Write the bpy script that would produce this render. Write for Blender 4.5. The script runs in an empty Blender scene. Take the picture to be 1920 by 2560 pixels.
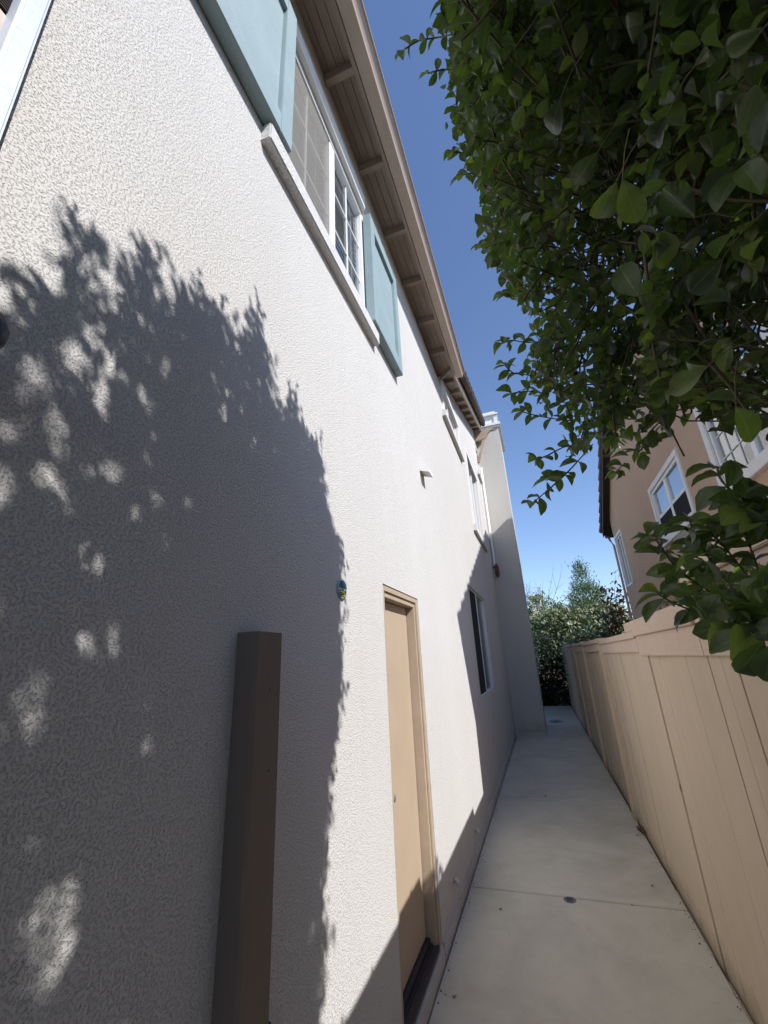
import bpy, bmesh, math, random
import numpy as np
from mathutils import Vector, Matrix
random.seed(7); rng = np.random.default_rng(11)
sc = bpy.context.scene
C = sc.collection

# ------------------------------------------------------------------ camera
FPX = 1052.0
CAM = Vector((0.88, 0.0, 1.78))
ROT = np.array([[0.94109246, 0.15455898, -0.30075989],      # rows: world X, Y, Z in (right, up, forward)
                [0.33492706, -0.30355414, 0.89200827],
                [-0.04657098, 0.94019488, 0.3374385]])
cd = bpy.data.cameras.new('camera'); cam = bpy.data.objects.new('camera', cd); C.objects.link(cam)
cd.sensor_fit = 'VERTICAL'; cd.sensor_height = 36.0; cd.lens = FPX / 2560.0 * 36.0
cd.clip_start = 0.02; cd.clip_end = 2000
R3 = Matrix(((ROT[0][0], ROT[0][1], -ROT[0][2]), (ROT[1][0], ROT[1][1], -ROT[1][2]), (ROT[2][0], ROT[2][1], -ROT[2][2])))
cam.matrix_world = Matrix.Translation(CAM) @ R3.to_4x4()
sc.camera = cam

# ------------------------------------------------------------------ light
SUN = Vector((1.0, -0.45, 1.02)).normalized()                # towards the sun
elev = math.asin(SUN.z); azim = math.atan2(SUN.x, SUN.y)
w = bpy.data.worlds.new('World'); sc.world = w; w.use_nodes = True
nt = w.node_tree; nt.nodes.clear()
sky = nt.nodes.new('ShaderNodeTexSky'); sky.sky_type = 'NISHITA'; sky.sun_disc = False
sky.sun_elevation = elev; sky.sun_rotation = azim; sky.altitude = 100
sky.air_density = 1.0; sky.dust_density = 0.25; sky.ozone_density = 2.0
bg = nt.nodes.new('ShaderNodeBackground'); bg.inputs[1].default_value = 0.15
out = nt.nodes.new('ShaderNodeOutputWorld')
tint = nt.nodes.new('ShaderNodeMix'); tint.data_type = 'RGBA'; tint.blend_type = 'MULTIPLY'; tint.inputs[0].default_value = 1.0
tint.inputs[7].default_value = (0.86, 0.895, 1.005, 1)       # the camera's rendering of the clear sky
nt.links.new(sky.outputs[0], tint.inputs[6]); nt.links.new(tint.outputs[2], bg.inputs[0]); nt.links.new(bg.outputs[0], out.inputs[0])
sd = bpy.data.lights.new('sun', 'SUN'); sd.energy = 4.7; sd.angle = math.radians(0.55); sd.color = (1.0, 0.98, 0.955)
so = bpy.data.objects.new('sun', sd); C.objects.link(so)
so.rotation_euler = SUN.to_track_quat('Z', 'Y').to_euler()
sc.view_settings.view_transform = 'Standard'; sc.view_settings.look = 'None'
sc.view_settings.exposure = 0.42; sc.view_settings.gamma = 1.0

# ------------------------------------------------------------------ materials
def new_mat(name):
    m = bpy.data.materials.new(name); m.use_nodes = True
    n = m.node_tree; b = n.nodes['Principled BSDF']
    return m, n, b
def coords(n, scale=None):
    tc = n.nodes.new('ShaderNodeTexCoord')
    if scale is None: return tc.outputs['Object']
    mp = n.nodes.new('ShaderNodeMapping'); mp.inputs['Scale'].default_value = scale
    n.links.new(tc.outputs['Object'], mp.inputs['Vector']); return mp.outputs[0]
def noise(n, co, scale, detail=3, rough=0.5, dist=0.0):
    t = n.nodes.new('ShaderNodeTexNoise'); t.inputs['Scale'].default_value = scale
    t.inputs['Detail'].default_value = detail; t.inputs['Roughness'].default_value = rough
    t.inputs['Distortion'].default_value = dist
    n.links.new(co, t.inputs['Vector']); return t.outputs['Fac']
def ramp(n, fac, stops):
    r = n.nodes.new('ShaderNodeValToRGB'); e = r.color_ramp.elements
    while len(e) < len(stops): e.new(0.5)
    for k, (p, c) in enumerate(stops):
        e[k].position = p; e[k].color = (c[0], c[1], c[2], 1) if hasattr(c, '__len__') else (c, c, c, 1)
    n.links.new(fac, r.inputs[0]); return r.outputs[0]
def mixc(n, fac, a, b, mode='MIX'):
    m = n.nodes.new('ShaderNodeMix'); m.data_type = 'RGBA'; m.blend_type = mode
    for sock, v in ((m.inputs[0], fac), (m.inputs[6], a), (m.inputs[7], b)):
        if isinstance(v, (int, float)): sock.default_value = v
        elif isinstance(v, tuple): sock.default_value = (*v, 1) if len(v) == 3 else v
        else: n.links.new(v, sock)
    return m.outputs[2]
def mathn(n, op, a, b=None):
    m = n.nodes.new('ShaderNodeMath'); m.operation = op
    for sock, v in ((m.inputs[0], a), (m.inputs[1], b)):
        if v is None: continue
        if isinstance(v, (int, float)): sock.default_value = v
        else: n.links.new(v, sock)
    return m.outputs[0]
def bump(n, b, h, dist, strength=1.0, prev=None):
    u = n.nodes.new('ShaderNodeBump'); u.inputs['Distance'].default_value = dist; u.inputs['Strength'].default_value = strength
    n.links.new(h, u.inputs['Height'])
    if prev is not None: n.links.new(prev, u.inputs['Normal'])
    n.links.new(u.outputs[0], b.inputs['Normal']); return u.outputs[0]
def mat(name, col, rough=0.6, var=0.12, vscale=4.0, bsc=0, bdist=0.001, stretch=None, spec=0.4, metal=0.0, speck=0.0):
    m, n, b = new_mat(name)
    co = coords(n, stretch)
    f = noise(n, co, vscale, 5, 0.6)
    lo = tuple(c * (1 - var) for c in col); hi = tuple(min(1, c * (1 + var)) for c in col)
    c = ramp(n, f, [(0.3, lo), (0.7, hi)])
    if speck:
        g = noise(n, co, vscale * 14, 2, 0.5)
        k = ramp(n, g, [(0.62, 0.0), (0.74, 1.0)])
        c = mixc(n, mathn(n, 'MULTIPLY', k, speck), c, tuple(x * 0.45 for x in col))
    n.links.new(c, b.inputs['Base Color'])
    b.inputs['Roughness'].default_value = rough; b.inputs['Metallic'].default_value = metal
    b.inputs['Specular IOR Level'].default_value = spec
    if bsc:
        bump(n, b, noise(n, co, bsc, 3, 0.6), bdist)
    return m
def stucco(name, col, scale=158, dist=0.0032, dirt=0.5, aniso=(1, 1, 1)):
    m, n, b = new_mat(name); co = coords(n, aniso)
    a = noise(n, co, scale, 3.0, 0.6, 0.2)
    a2 = ramp(n, a, [(0.38, 0.0), (0.47, 0.85), (0.70, 1.0)])
    g = noise(n, co, scale * 3.2, 2, 0.6)
    h = mathn(n, 'ADD', a2, mathn(n, 'MULTIPLY', g, 0.35))
    bump(n, b, h, dist, 1.0)
    big = noise(n, coords(n, (1, 1, 0.35)), 1.1, 5, 0.6)
    c = ramp(n, big, [(0.3, tuple(x * (1 - 0.10 * dirt) for x in col)), (0.7, col)])
    st = noise(n, coords(n, (1, 5, 0.25)), 2.2, 4, 0.6)
    sk = ramp(n, st, [(0.52, 0.0), (0.8, 1.0)])
    c = mixc(n, mathn(n, 'MULTIPLY', sk, 0.22 * dirt), c, (col[0] * 0.72, col[1] * 0.66, col[2] * 0.58))
    tcz = n.nodes.new('ShaderNodeTexCoord'); spz = n.nodes.new('ShaderNodeSeparateXYZ'); n.links.new(tcz.outputs['Object'], spz.inputs[0])
    hz = mathn(n, 'ADD', spz.outputs[2], mathn(n, 'MULTIPLY', mathn(n, 'SUBTRACT', noise(n, coords(n), 6, 4, 0.7), 0.5), 0.55))
    c = mixc(n, mathn(n, 'MULTIPLY', ramp(n, hz, [(0.08, 1.0), (0.34, 0.0)]), 0.45*dirt), c, (0.40, 0.33, 0.26))
    n.links.new(c, b.inputs['Base Color']); b.inputs['Roughness'].default_value = 0.92
    b.inputs['Specular IOR Level'].default_value = 0.15
    return m
def glass_mat(name, tint=(0.9, 0.95, 1.0), refl=0.04):
    m, n, b = new_mat(name); n.nodes.remove(b)
    o = n.nodes['Material Output']
    t = n.nodes.new('ShaderNodeBsdfTransparent'); t.inputs[0].default_value = (*tint, 1)
    g = n.nodes.new('ShaderNodeBsdfGlossy'); g.inputs['Roughness'].default_value = 0.015
    fr = n.nodes.new('ShaderNodeFresnel'); fr.inputs[0].default_value = 1.5
    f = mathn(n, 'ADD', mathn(n, 'MULTIPLY', fr.outputs[0], 1.0), refl)
    f = mathn(n, 'MINIMUM', f, 0.6)
    mx = n.nodes.new('ShaderNodeMixShader'); n.links.new(f, mx.inputs[0])
    wob = noise(n, coords(n), 1.7, 1, 0.4)
    bp = n.nodes.new('ShaderNodeBump'); bp.inputs['Distance'].default_value = 0.01; n.links.new(wob, bp.inputs['Height'])
    n.links.new(bp.outputs[0], g.inputs['Normal'])
    n.links.new(t.outputs[0], mx.inputs[1]); n.links.new(g.outputs[0], mx.inputs[2]); n.links.new(mx.outputs[0], o.inputs[0])
    return m
def screen_mat(name):
    m, n, b = new_mat(name); o = n.nodes['Material Output']
    b.inputs['Base Color'].default_value = (0.30, 0.28, 0.25, 1); b.inputs['Roughness'].default_value = 0.8
    t = n.nodes.new('ShaderNodeBsdfTransparent'); mx = n.nodes.new('ShaderNodeMixShader'); mx.inputs[0].default_value = 0.36
    n.links.new(t.outputs[0], mx.inputs[1]); n.links.new(b.outputs[0], mx.inputs[2]); n.links.new(mx.outputs[0], o.inputs[0])
    return m
def leaf_mat(name, dark, mid, young, transl=0.32, rough=0.38):
    m, n, b = new_mat(name); o = n.nodes['Material Output']
    at = n.nodes.new('ShaderNodeAttribute'); at.attribute_name = 'leaf'
    sx = n.nodes.new('ShaderNodeSeparateXYZ'); n.links.new(at.outputs['Vector'], sx.inputs[0])
    c = ramp(n, sx.outputs[0], [(0.0, dark), (0.62, mid), (0.86, tuple((a + d) / 2 for a, d in zip(mid, young))), (1.0, young)])
    vein = ramp(n, sx.outputs[1], [(0.0, 1.0), (0.10, 0.0)])      # distance from the midrib
    c = mixc(n, mathn(n, 'MULTIPLY', vein, 0.5), c, tuple(min(1, x * 1.9 + 0.02) for x in mid))
    nz = noise(n, coords(n), 60, 3, 0.6)
    c = mixc(n, mathn(n, 'MULTIPLY', ramp(n, nz, [(0.45, 0.0), (0.7, 1.0)]), 0.35), c, tuple(x * 0.6 for x in dark))
    # underside paler and matt
    geo = n.nodes.new('ShaderNodeNewGeometry')
    c2 = mixc(n, geo.outputs['Backfacing'], c, mixc(n, 0.25, c, (0.22, 0.26, 0.18)))
    n.links.new(c2, b.inputs['Base Color']); b.inputs['Roughness'].default_value = rough
    b.inputs['Specular IOR Level'].default_value = 0.5
    bump(n, b, noise(n, coords(n), 130, 2, 0.5), 0.0012, 0.6)
    tr = n.nodes.new('ShaderNodeBsdfTranslucent')
    n.links.new(mixc(n, 1.0, c, (2.4, 3.0, 0.9), 'MULTIPLY'), tr.inputs[0])
    mx = n.nodes.new('ShaderNodeMixShader'); mx.inputs[0].default_value = transl
    n.links.new(b.outputs[0], mx.inputs[1]); n.links.new(tr.outputs[0], mx.inputs[2]); n.links.new(mx.outputs[0], o.inputs[0])
    return m
def concrete(name, col):
    m, n, b = new_mat(name); co = coords(n)
    big = noise(n, co, 1.3, 6, 0.65, 0.6)
    c = ramp(n, big, [(0.28, tuple(x * 0.80 for x in col)), (0.5, col), (0.75, tuple(x * 1.13 for x in col))])
    mid = noise(n, co, 7, 6, 0.7, 0.4)
    c = mixc(n, mathn(n, 'MULTIPLY', ramp(n, mid, [(0.5, 0.0), (0.72, 1.0)]), 0.30), c, (col[0] * 0.74, col[1] * 0.70, col[2] * 0.62))
    fine = noise(n, co, 170, 3, 0.6)
    c = mixc(n, mathn(n, 'MULTIPLY', ramp(n, fine, [(0.58, 0.0), (0.7, 1.0)]), 0.30), c, tuple(x * 0.62 for x in col))
    pit = noise(n, co, 23, 2, 0.5)
    c = mixc(n, mathn(n, 'MULTIPLY', ramp(n, pit, [(0.74, 0.0), (0.77, 1.0)]), 0.5), c, tuple(x * 0.45 for x in col))
    # damp stain far down the path
    tc = n.nodes.new('ShaderNodeTexCoord'); sp = n.nodes.new('ShaderNodeSeparateXYZ'); n.links.new(tc.outputs['Object'], sp.inputs[0])
    dx = mathn(n, 'MULTIPLY', mathn(n, 'SUBTRACT', sp.outputs[0], 0.95), 2.2)
    dy = mathn(n, 'MULTIPLY', mathn(n, 'SUBTRACT', sp.outputs[1], 14.0), 1.0)
    d = mathn(n, 'SQRT', mathn(n, 'ADD', mathn(n, 'MULTIPLY', dx, dx), mathn(n, 'MULTIPLY', dy, dy)))
    d = mathn(n, 'ADD', d, mathn(n, 'MULTIPLY', mathn(n, 'SUBTRACT', noise(n, co, 3.5, 4, 0.6), 0.5), 2.2))
    c = mixc(n, mathn(n, 'MULTIPLY', ramp(n, d, [(0.25, 1.0), (0.42, 0.0)]), 0.75), c, (0.05, 0.045, 0.04))
    n.links.new(c, b.inputs['Base Color']); b.inputs['Roughness'].default_value = 0.85; b.inputs['Specular IOR Level'].default_value = 0.25
    h = mathn(n, 'ADD', mathn(n, 'MULTIPLY', noise(n, co, 120, 3, 0.6), 0.4), noise(n, co, 9, 4, 0.6))
    bump(n, b, h, 0.004, 0.8)
    return m
def plank_mat(name, col, grain=(1, 9, 0.6)):
    m, n, b = new_mat(name); co = coords(n, grain)
    g = noise(n, co, 9, 5, 0.65, 0.3)
    c = ramp(n, g, [(0.3, tuple(x * 0.94 for x in col)), (0.7, tuple(x * 1.03 for x in col))])
    big = noise(n, coords(n, (1, 1.4, 0.5)), 1.6, 5, 0.65)
    c = mixc(n, mathn(n, 'MULTIPLY', ramp(n, big, [(0.42, 0.0), (0.75, 1.0)]), 0.30), c, (col[0] * 0.70, col[1] * 0.66, col[2] * 0.62))
    k = noise(n, coords(n, (1, 1, 0.55)), 9.0, 1, 0.5)
    c = mixc(n, mathn(n, 'MULTIPLY', ramp(n, k, [(0.79, 0.0), (0.82, 1.0)]), 0.7), c, tuple(x * 0.38 for x in col))
    tcz = n.nodes.new('ShaderNodeTexCoord'); spz = n.nodes.new('ShaderNodeSeparateXYZ'); n.links.new(tcz.outputs['Object'], spz.inputs[0])
    hz = mathn(n, 'ADD', spz.outputs[2], mathn(n, 'MULTIPLY', mathn(n, 'SUBTRACT', noise(n, coords(n), 8, 4, 0.7), 0.5), 0.35))
    c = mixc(n, mathn(n, 'MULTIPLY', ramp(n, hz, [(0.0, 1.0), (0.16, 0.0)]), 0.55), c, (0.22, 0.17, 0.12))
    n.links.new(c, b.inputs['Base Color']); b.inputs['Roughness'].default_value = 0.8; b.inputs['Specular IOR Level'].default_value = 0.2
    bump(n, b, g, 0.002, 0.8)
    return m

M = {}
M['stucco'] = stucco('white_stucco', (0.665, 0.645, 0.62))
M['stucco_fine'] = stucco('white_stucco_trim', (0.68, 0.67, 0.65), scale=110, dist=0.004)
M['chimney'] = stucco('chimney_stucco', (0.58, 0.56, 0.52), scale=70, dist=0.004, dirt=1.3)
M['stem'] = concrete('stem_wall', (0.48, 0.465, 0.44))
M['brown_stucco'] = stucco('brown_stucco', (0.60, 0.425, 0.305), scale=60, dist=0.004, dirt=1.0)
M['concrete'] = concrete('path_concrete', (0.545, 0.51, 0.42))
M['soil'] = mat('soil', (0.07, 0.055, 0.04), 0.95, 0.3, 3, 40, 0.02)
M['teal'] = mat('teal_paint', (0.265, 0.345, 0.36), 0.6, 0.07, 5, 180, 0.002, speck=0.25)
M['tan'] = mat('tan_door_paint', (0.42, 0.325, 0.235), 0.55, 0.05, 3, 90, 0.0006)
M['tan_trim'] = mat('tan_trim_paint', (0.41, 0.32, 0.235), 0.55, 0.08, 6, 90, 0.0008)
M['eave'] = mat('eave_paint', (0.42, 0.33, 0.265), 0.75, 0.14, 8, 60, 0.001, stretch=(1, 0.3, 1))
M['soffit'] = mat('soffit_boards', (0.40, 0.315, 0.25), 0.85, 0.20, 7, 60, 0.001, stretch=(1, 0.25, 1))
M['soffit_pale'] = mat('worn_soffit_boards', (0.42, 0.37, 0.33), 0.85, 0.28, 5, 60, 0.001)
M['gutter'] = mat('gutter_paint', (0.46, 0.36, 0.285), 0.4, 0.08, 5, spec=0.5)
M['white'] = mat('white_vinyl', (0.78, 0.78, 0.77), 0.4, 0.04, 6, spec=0.5)
M['white_wood'] = mat('white_trim', (0.74, 0.73, 0.71), 0.6, 0.05, 8, 70, 0.0006)
M['blind'] = mat('blind_slat', (0.80, 0.80, 0.78), 0.55, 0.03, 3)
M['dark_room'] = mat('dark_room', (0.03, 0.03, 0.035), 0.9, 0.1, 2)
M['glass'] = glass_mat('window_glass')
M['glass_far'] = glass_mat('far_window_glass', refl=0.22)
M['screen'] = screen_mat('insect_screen')
M['dark_screen'] = mat('dark_screen', (0.028, 0.028, 0.032), 0.9, 0.1, 3, spec=0.1)
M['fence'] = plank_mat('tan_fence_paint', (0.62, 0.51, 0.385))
M['fence_cap'] = plank_mat('tan_fence_cap', (0.66, 0.53, 0.43), grain=(1, 0.7, 9))
M['post_brown'] = mat('brown_post_paint', (0.17, 0.135, 0.108), 0.6, 0.12, 4, 60, 0.001, stretch=(1, 1, 0.2))
M['tile'] = mat('roof_tile', (0.115, 0.085, 0.07), 0.85, 0.35, 5, 30, 0.004, speck=0.4)
M['dark_rake'] = mat('dark_rake_board', (0.045, 0.035, 0.032), 0.7, 0.2, 5)
M['metal_pale'] = mat('pale_metal', (0.62, 0.67, 0.74), 0.45, 0.08, 9, 40, 0.001, spec=0.5, speck=0.3)
M['black_metal'] = mat('black_metal', (0.012, 0.012, 0.013), 0.4, 0.1, 5, spec=0.5)
M['dark_metal'] = mat('threshold_metal', (0.06, 0.058, 0.06), 0.4, 0.2, 9, spec=0.5, metal=0.4)
M['grey_metal'] = mat('grey_metal', (0.20, 0.195, 0.19), 0.5, 0.25, 30, spec=0.5, metal=0.3)
M['bark'] = mat('bark', (0.11, 0.075, 0.05), 0.9, 0.3, 12, 60, 0.004, stretch=(1, 1, 0.3))
M['twig'] = mat('twig', (0.13, 0.11, 0.06), 0.8, 0.3, 12)
M['leaf'] = leaf_mat('glossy_leaf', (0.028, 0.044, 0.018), (0.088, 0.118, 0.050), (0.22, 0.25, 0.08), 0.36, 0.30)
M['leaf_sage'] = leaf_mat('pale_shrub_leaf', (0.05, 0.07, 0.03), (0.15, 0.175, 0.09), (0.38, 0.38, 0.26), 0.12, 0.45)
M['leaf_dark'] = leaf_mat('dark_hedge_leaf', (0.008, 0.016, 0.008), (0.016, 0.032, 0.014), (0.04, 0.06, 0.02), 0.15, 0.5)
M['leaf_conifer'] = leaf_mat('conifer_leaf', (0.04, 0.075, 0.03), (0.085, 0.13, 0.05), (0.16, 0.21, 0.08), 0.2, 0.6)
M['leaf_red'] = leaf_mat('red_leaf', (0.05, 0.018, 0.015), (0.10, 0.035, 0.028), (0.17, 0.07, 0.04), 0.2, 0.5)
M['leaf_dead'] = leaf_mat('dry_leaf', (0.06, 0.04, 0.02), (0.13, 0.09, 0.045), (0.22, 0.16, 0.08), 0.1, 0.7)
M['teal_glaze'] = mat('teal_glaze', (0.01, 0.09, 0.12), 0.25, 0.3, 20, spec=0.6)
M['sky_glaze'] = mat('pale_blue_glaze', (0.30, 0.48, 0.50), 0.3, 0.3, 40, spec=0.6)
M['yellow_glaze'] = mat('yellow_glaze', (0.60, 0.52, 0.08), 0.3, 0.2, 40, spec=0.6)
M['ink'] = mat('dark_glaze', (0.01, 0.025, 0.03), 0.3, 0.1, 5)
M['rust'] = mat('rust_fixture', (0.14, 0.065, 0.04), 0.7, 0.3, 9)
M['apron_grey'] = mat('grey_sill_apron', (0.33, 0.31, 0.29), 0.8, 0.1, 5)
M['roof_far'] = mat('pale_far_tile', (0.40, 0.31, 0.25), 0.85, 0.2, 8)

# ------------------------------------------------------------------ mesh helpers
class MB:
    def __init__(s): s.v = []; s.f = []
    def box(s, x0, x1, y0, y1, z0, z1):
        if x0 > x1: x0, x1 = x1, x0
        if y0 > y1: y0, y1 = y1, y0
        if z0 > z1: z0, z1 = z1, z0
        b = len(s.v)
        s.v += [(x0, y0, z0), (x1, y0, z0), (x1, y1, z0), (x0, y1, z0), (x0, y0, z1), (x1, y0, z1), (x1, y1, z1), (x0, y1, z1)]
        s.f += [(b, b+3, b+2, b+1), (b+4, b+5, b+6, b+7), (b, b+1, b+5, b+4), (b+1, b+2, b+6, b+5), (b+2, b+3, b+7, b+6), (b+3, b, b+4, b+7)]
        return s
    def hexa(s, p):                                     # eight corners: bottom ring then top ring
        b = len(s.v); s.v += [tuple(q) for q in p]
        s.f += [(b, b+3, b+2, b+1), (b+4, b+5, b+6, b+7), (b, b+1, b+5, b+4), (b+1, b+2, b+6, b+5), (b+2, b+3, b+7, b+6), (b+3, b, b+4, b+7)]
        return s
    def quad(s, a, b_, c, d):
        b = len(s.v); s.v += [tuple(a), tuple(b_), tuple(c), tuple(d)]; s.f.append((b, b+1, b+2, b+3)); return s
    def prism(s, poly, off):                            # poly: 3-d points in a plane, off: extrusion vector
        n = len(poly); b = len(s.v)
        s.v += [tuple(p) for p in poly] + [tuple(Vector(p) + Vector(off)) for p in poly]
        s.f.append(tuple(range(b, b+n))); s.f.append(tuple(range(b+2*n-1, b+n-1, -1)))
        for i in range(n):
            j = (i+1) % n; s.f.append((b+i, b+n+i, b+n+j, b+j))
        return s
    def tube(s, pts, rad, seg=8, cap=True):
        pts = [Vector(p) for p in pts]; n = len(pts); b = len(s.v)
        if not hasattr(rad, '__len__'): rad = [rad]*n
        up = Vector((0.13, 0.29, 1)).normalized()
        for i, p in enumerate(pts):
            d = (pts[min(i+1, n-1)] - pts[max(i-1, 0)]).normalized()
            a = d.cross(up)
            if a.length < 1e-3: a = d.cross(Vector((1, 0, 0)))
            a.normalize(); c = d.cross(a)
            for k in range(seg):
                t = 2*math.pi*k/seg
                s.v.append(tuple(p + (a*math.cos(t) + c*math.sin(t))*rad[i]))
        for i in range(n-1):
            for k in range(seg):
                k2 = (k+1) % seg
                s.f.append((b+i*seg+k, b+i*seg+k2, b+(i+1)*seg+k2, b+(i+1)*seg+k))
        if cap:
            s.f.append(tuple(b+k for k in reversed(range(seg)))); s.f.append(tuple(b+(n-1)*seg+k for k in range(seg)))
        return s
    def build(s, name, m, parent=None, bevel=0.0, smooth=False):
        me = bpy.data.meshes.new(name); me.from_pydata(s.v, [], s.f); me.materials.append(m)
        bm = bmesh.new(); bm.from_mesh(me); bmesh.ops.recalc_face_normals(bm, faces=bm.faces)
        if bevel: bmesh.ops.bevel(bm, geom=list(bm.edges), offset=bevel, segments=2, affect='EDGES', clamp_overlap=True)
        bm.to_mesh(me); bm.free()
        if smooth:
            for p in me.polygons: p.use_smooth = True
        o = bpy.data.objects.new(name, me); C.objects.link(o)
        if parent is not None: o.parent = parent
        return o
def tag(o, label=None, cat=None, group=None, kind=None):
    if label: o['label'] = label
    if cat: o['category'] = cat
    if group: o['group'] = group
    if kind: o['kind'] = kind
    return o
def thing(name, label, cat, group=None):
    o = bpy.data.objects.new(name, None); C.objects.link(o); o.empty_display_size = 0.2
    return tag(o, label, cat, group)

# ------------------------------------------------------------------ ground and path
g = MB(); g.quad((-60, -60, -0.13), (160, -60, -0.13), (160, 260, -0.13), (-60, 260, -0.13))
tag(g.build('ground', M['soil']), kind='structure')
XF = 1.597
def skew(y): return y + 0.0                              # joints lean slightly along the alley
joints = [(-3.0, -3.0), (-0.6, -0.55), (1.9, 2.0), (4.31, 4.31), (6.74, 6.86), (9.1, 9.22), (11.35, 11.4), (13.6, 13.6), (15.9, 15.9), (18.1, 18.1)]
p = MB(); gp = 0.007
for (a0, a1), (b0, b1) in zip(joints[:-1], joints[1:]):
    x0, x1 = 0.022, XF - 0.012
    ys = [a0+gp, a1+gp, b1-gp, b0-gp]; c = 0.006
    p.hexa([(x0, ys[0], -0.12), (x1, ys[1], -0.12), (x1, ys[2], -0.12), (x0, ys[3], -0.12),
            (x0, ys[0], -c), (x1, ys[1], -c), (x1, ys[2], -c), (x0, ys[3], -c)])
    b = len(p.v)
    p.f.remove((b-8+4, b-8+5, b-8+6, b-8+7))
    p.v += [(x0+c, ys[0]+c, 0), (x1-c, ys[1]+c, 0), (x1-c, ys[2]-c, 0), (x0+c, ys[3]-c, 0)]
    q = b-4
    p.f += [(b, b+1, b+2, b+3), (q, q+1, b+1, b), (q+1, q+2, b+2, b+1), (q+2, q+3, b+3, b+2), (q+3, q, b, b+3)]
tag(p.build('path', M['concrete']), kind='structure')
# yard paving past the chimney
p = MB(); p.box(-6, 0.0, 13.4, 18.1, -0.12, -0.006)
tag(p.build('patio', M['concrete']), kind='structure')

# drain in the joint
d = thing('floor_drain', 'small round grey metal drain set in the path joint', 'drain')
m = MB(); m.tube([(0.79, 4.27, -0.01), (0.79, 4.27, 0.004)], 0.046, 24); m.build('drain_rim', M['grey_metal'], d, 0.001)
m = MB(); m.tube([(0.79, 4.27, 0.001), (0.79, 4.27, 0.006)], 0.028, 20)
for k in range(6):
    a = k*math.pi/3; m.box(0.79+0.034*math.cos(a)-0.003, 0.79+0.034*math.cos(a)+0.003, 4.27+0.034*math.sin(a)-0.003, 4.27+0.034*math.sin(a)+0.003, 0.002, 0.0065)
m.build('drain_cover', M['dark_metal'], d)

# ------------------------------------------------------------------ main house
house = thing('house', 'white stucco two-storey house with teal shutters along the concrete path', 'house')
# openings in the alley wall: y0, y1, z0, z1
OP = {'door': (2.51, 3.35, 0.02, 2.255), 'big': (1.17, 2.45, 4.25, 5.50), 'low': (6.40, 8.32, 1.26, 2.83),
      'stair': (8.22, 9.85, 4.27, 5.93), 'small': (5.84, 7.28, 5.46, 6.04), 'end': (10.75, 11.2, 6.55, 7.35)}
YC = 5.86                                                # where the gabled part of the roof begins
def gable_z(y): return 6.36 + 0.343*(y - 6.2) if y <= 11.2 else 6.36 + 0.343*5.0 - 0.343*(y - 11.2)
ys = sorted({-2.6, YC, 11.2, 13.4} | {v for o in OP.values() for v in o[:2]})
zs = sorted({0.0, 5.96} | {v for o in OP.values() for v in o[2:]})
mw = MB()
def topz(y): return 6.0 if y < YC - 1e-6 else gable_z(y)
for a, b_ in zip(ys[:-1], ys[1:]):
    for c_, d_ in zip(zs[:-1], zs[1:]):
        ym, zm = (a+b_)/2, (c_+d_)/2
        if any(o[0] < ym < o[1] and o[2] < zm < o[3] for o in OP.values()): continue
        if d_ > min(topz(a+1e-4), topz(b_-1e-4)) + 1e-6: continue
        z1 = d_
        mw.quad((0, a, c_), (0, b_, c_), (0, b_, z1), (0, a, z1))
    # wedge from the top complete row up to the roof line
    full = [d_ for d_ in zs if d_ <= min(topz(a+1e-4), topz(b_-1e-4)) + 1e-6]
    zt = full[-1]
    mw.quad((0, a, zt), (0, b_, zt), (0, b_, topz(b_-1e-4)), (0, a, topz(a+1e-4)))
for k, o in OP.items():
    dpt = -0.16 if k == 'door' else -0.075
    mw.quad((0, o[0], o[2]), (dpt, o[0], o[2]), (dpt, o[0], o[3]), (0, o[0], o[3]))
    mw.quad((0, o[1], o[2]), (0, o[1], o[3]), (dpt, o[1], o[3]), (dpt, o[1], o[2]))
    mw.quad((0, o[0], o[3]), (dpt, o[0], o[3]), (dpt, o[1], o[3]), (0, o[1], o[3]))
    mw.quad((0, o[0], o[2]), (0, o[1], o[2]), (dpt, o[1], o[2]), (dpt, o[0], o[2]))
# remaining outer walls
mw.quad((0, -2.6, 0), (0, -2.6, 6.0), (-8, -2.6, 6.0), (-8, -2.6, 0))
mw.quad((0, 13.4, 0), (-8, 13.4, 0), (-8, 13.4, topz(13.4)), (0, 13.4, topz(13.4)))
mw.quad((-8, -2.6, 0), (-8, -2.6, 6.0), (-8, 13.4, 6.0), (-8, 13.4, 0))
wo = mw.build('wall', M['stucco'], house)
# dark rooms behind the openings
for k, o in OP.items():
    r = MB(); r.box(-0.9, -0.165 if k == 'door' else -0.10, o[0]-0.15, o[1]+0.15, o[2]-0.15, o[3]+0.15)
    me = r.build('room_lining', M['dark_room'], house)
    bm = bmesh.new(); bm.from_mesh(me.data)
    bmesh.ops.delete(bm, geom=[f for f in bm.faces if f.calc_center_median().x > -0.2 and abs(f.normal.x) > 0.9], context='FACES')
    bm.to_mesh(me.data); bm.free()
# stem wall strip at the foot of the stucco
f = MB(); f.box(-0.05, 0.012, -2.6, 2.50, -0.13, 0.085); f.box(-0.05, 0.012, 3.36, 11.59, -0.13, 0.085)
f.build('foundation', M['stem'], house, 0.004)

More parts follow.
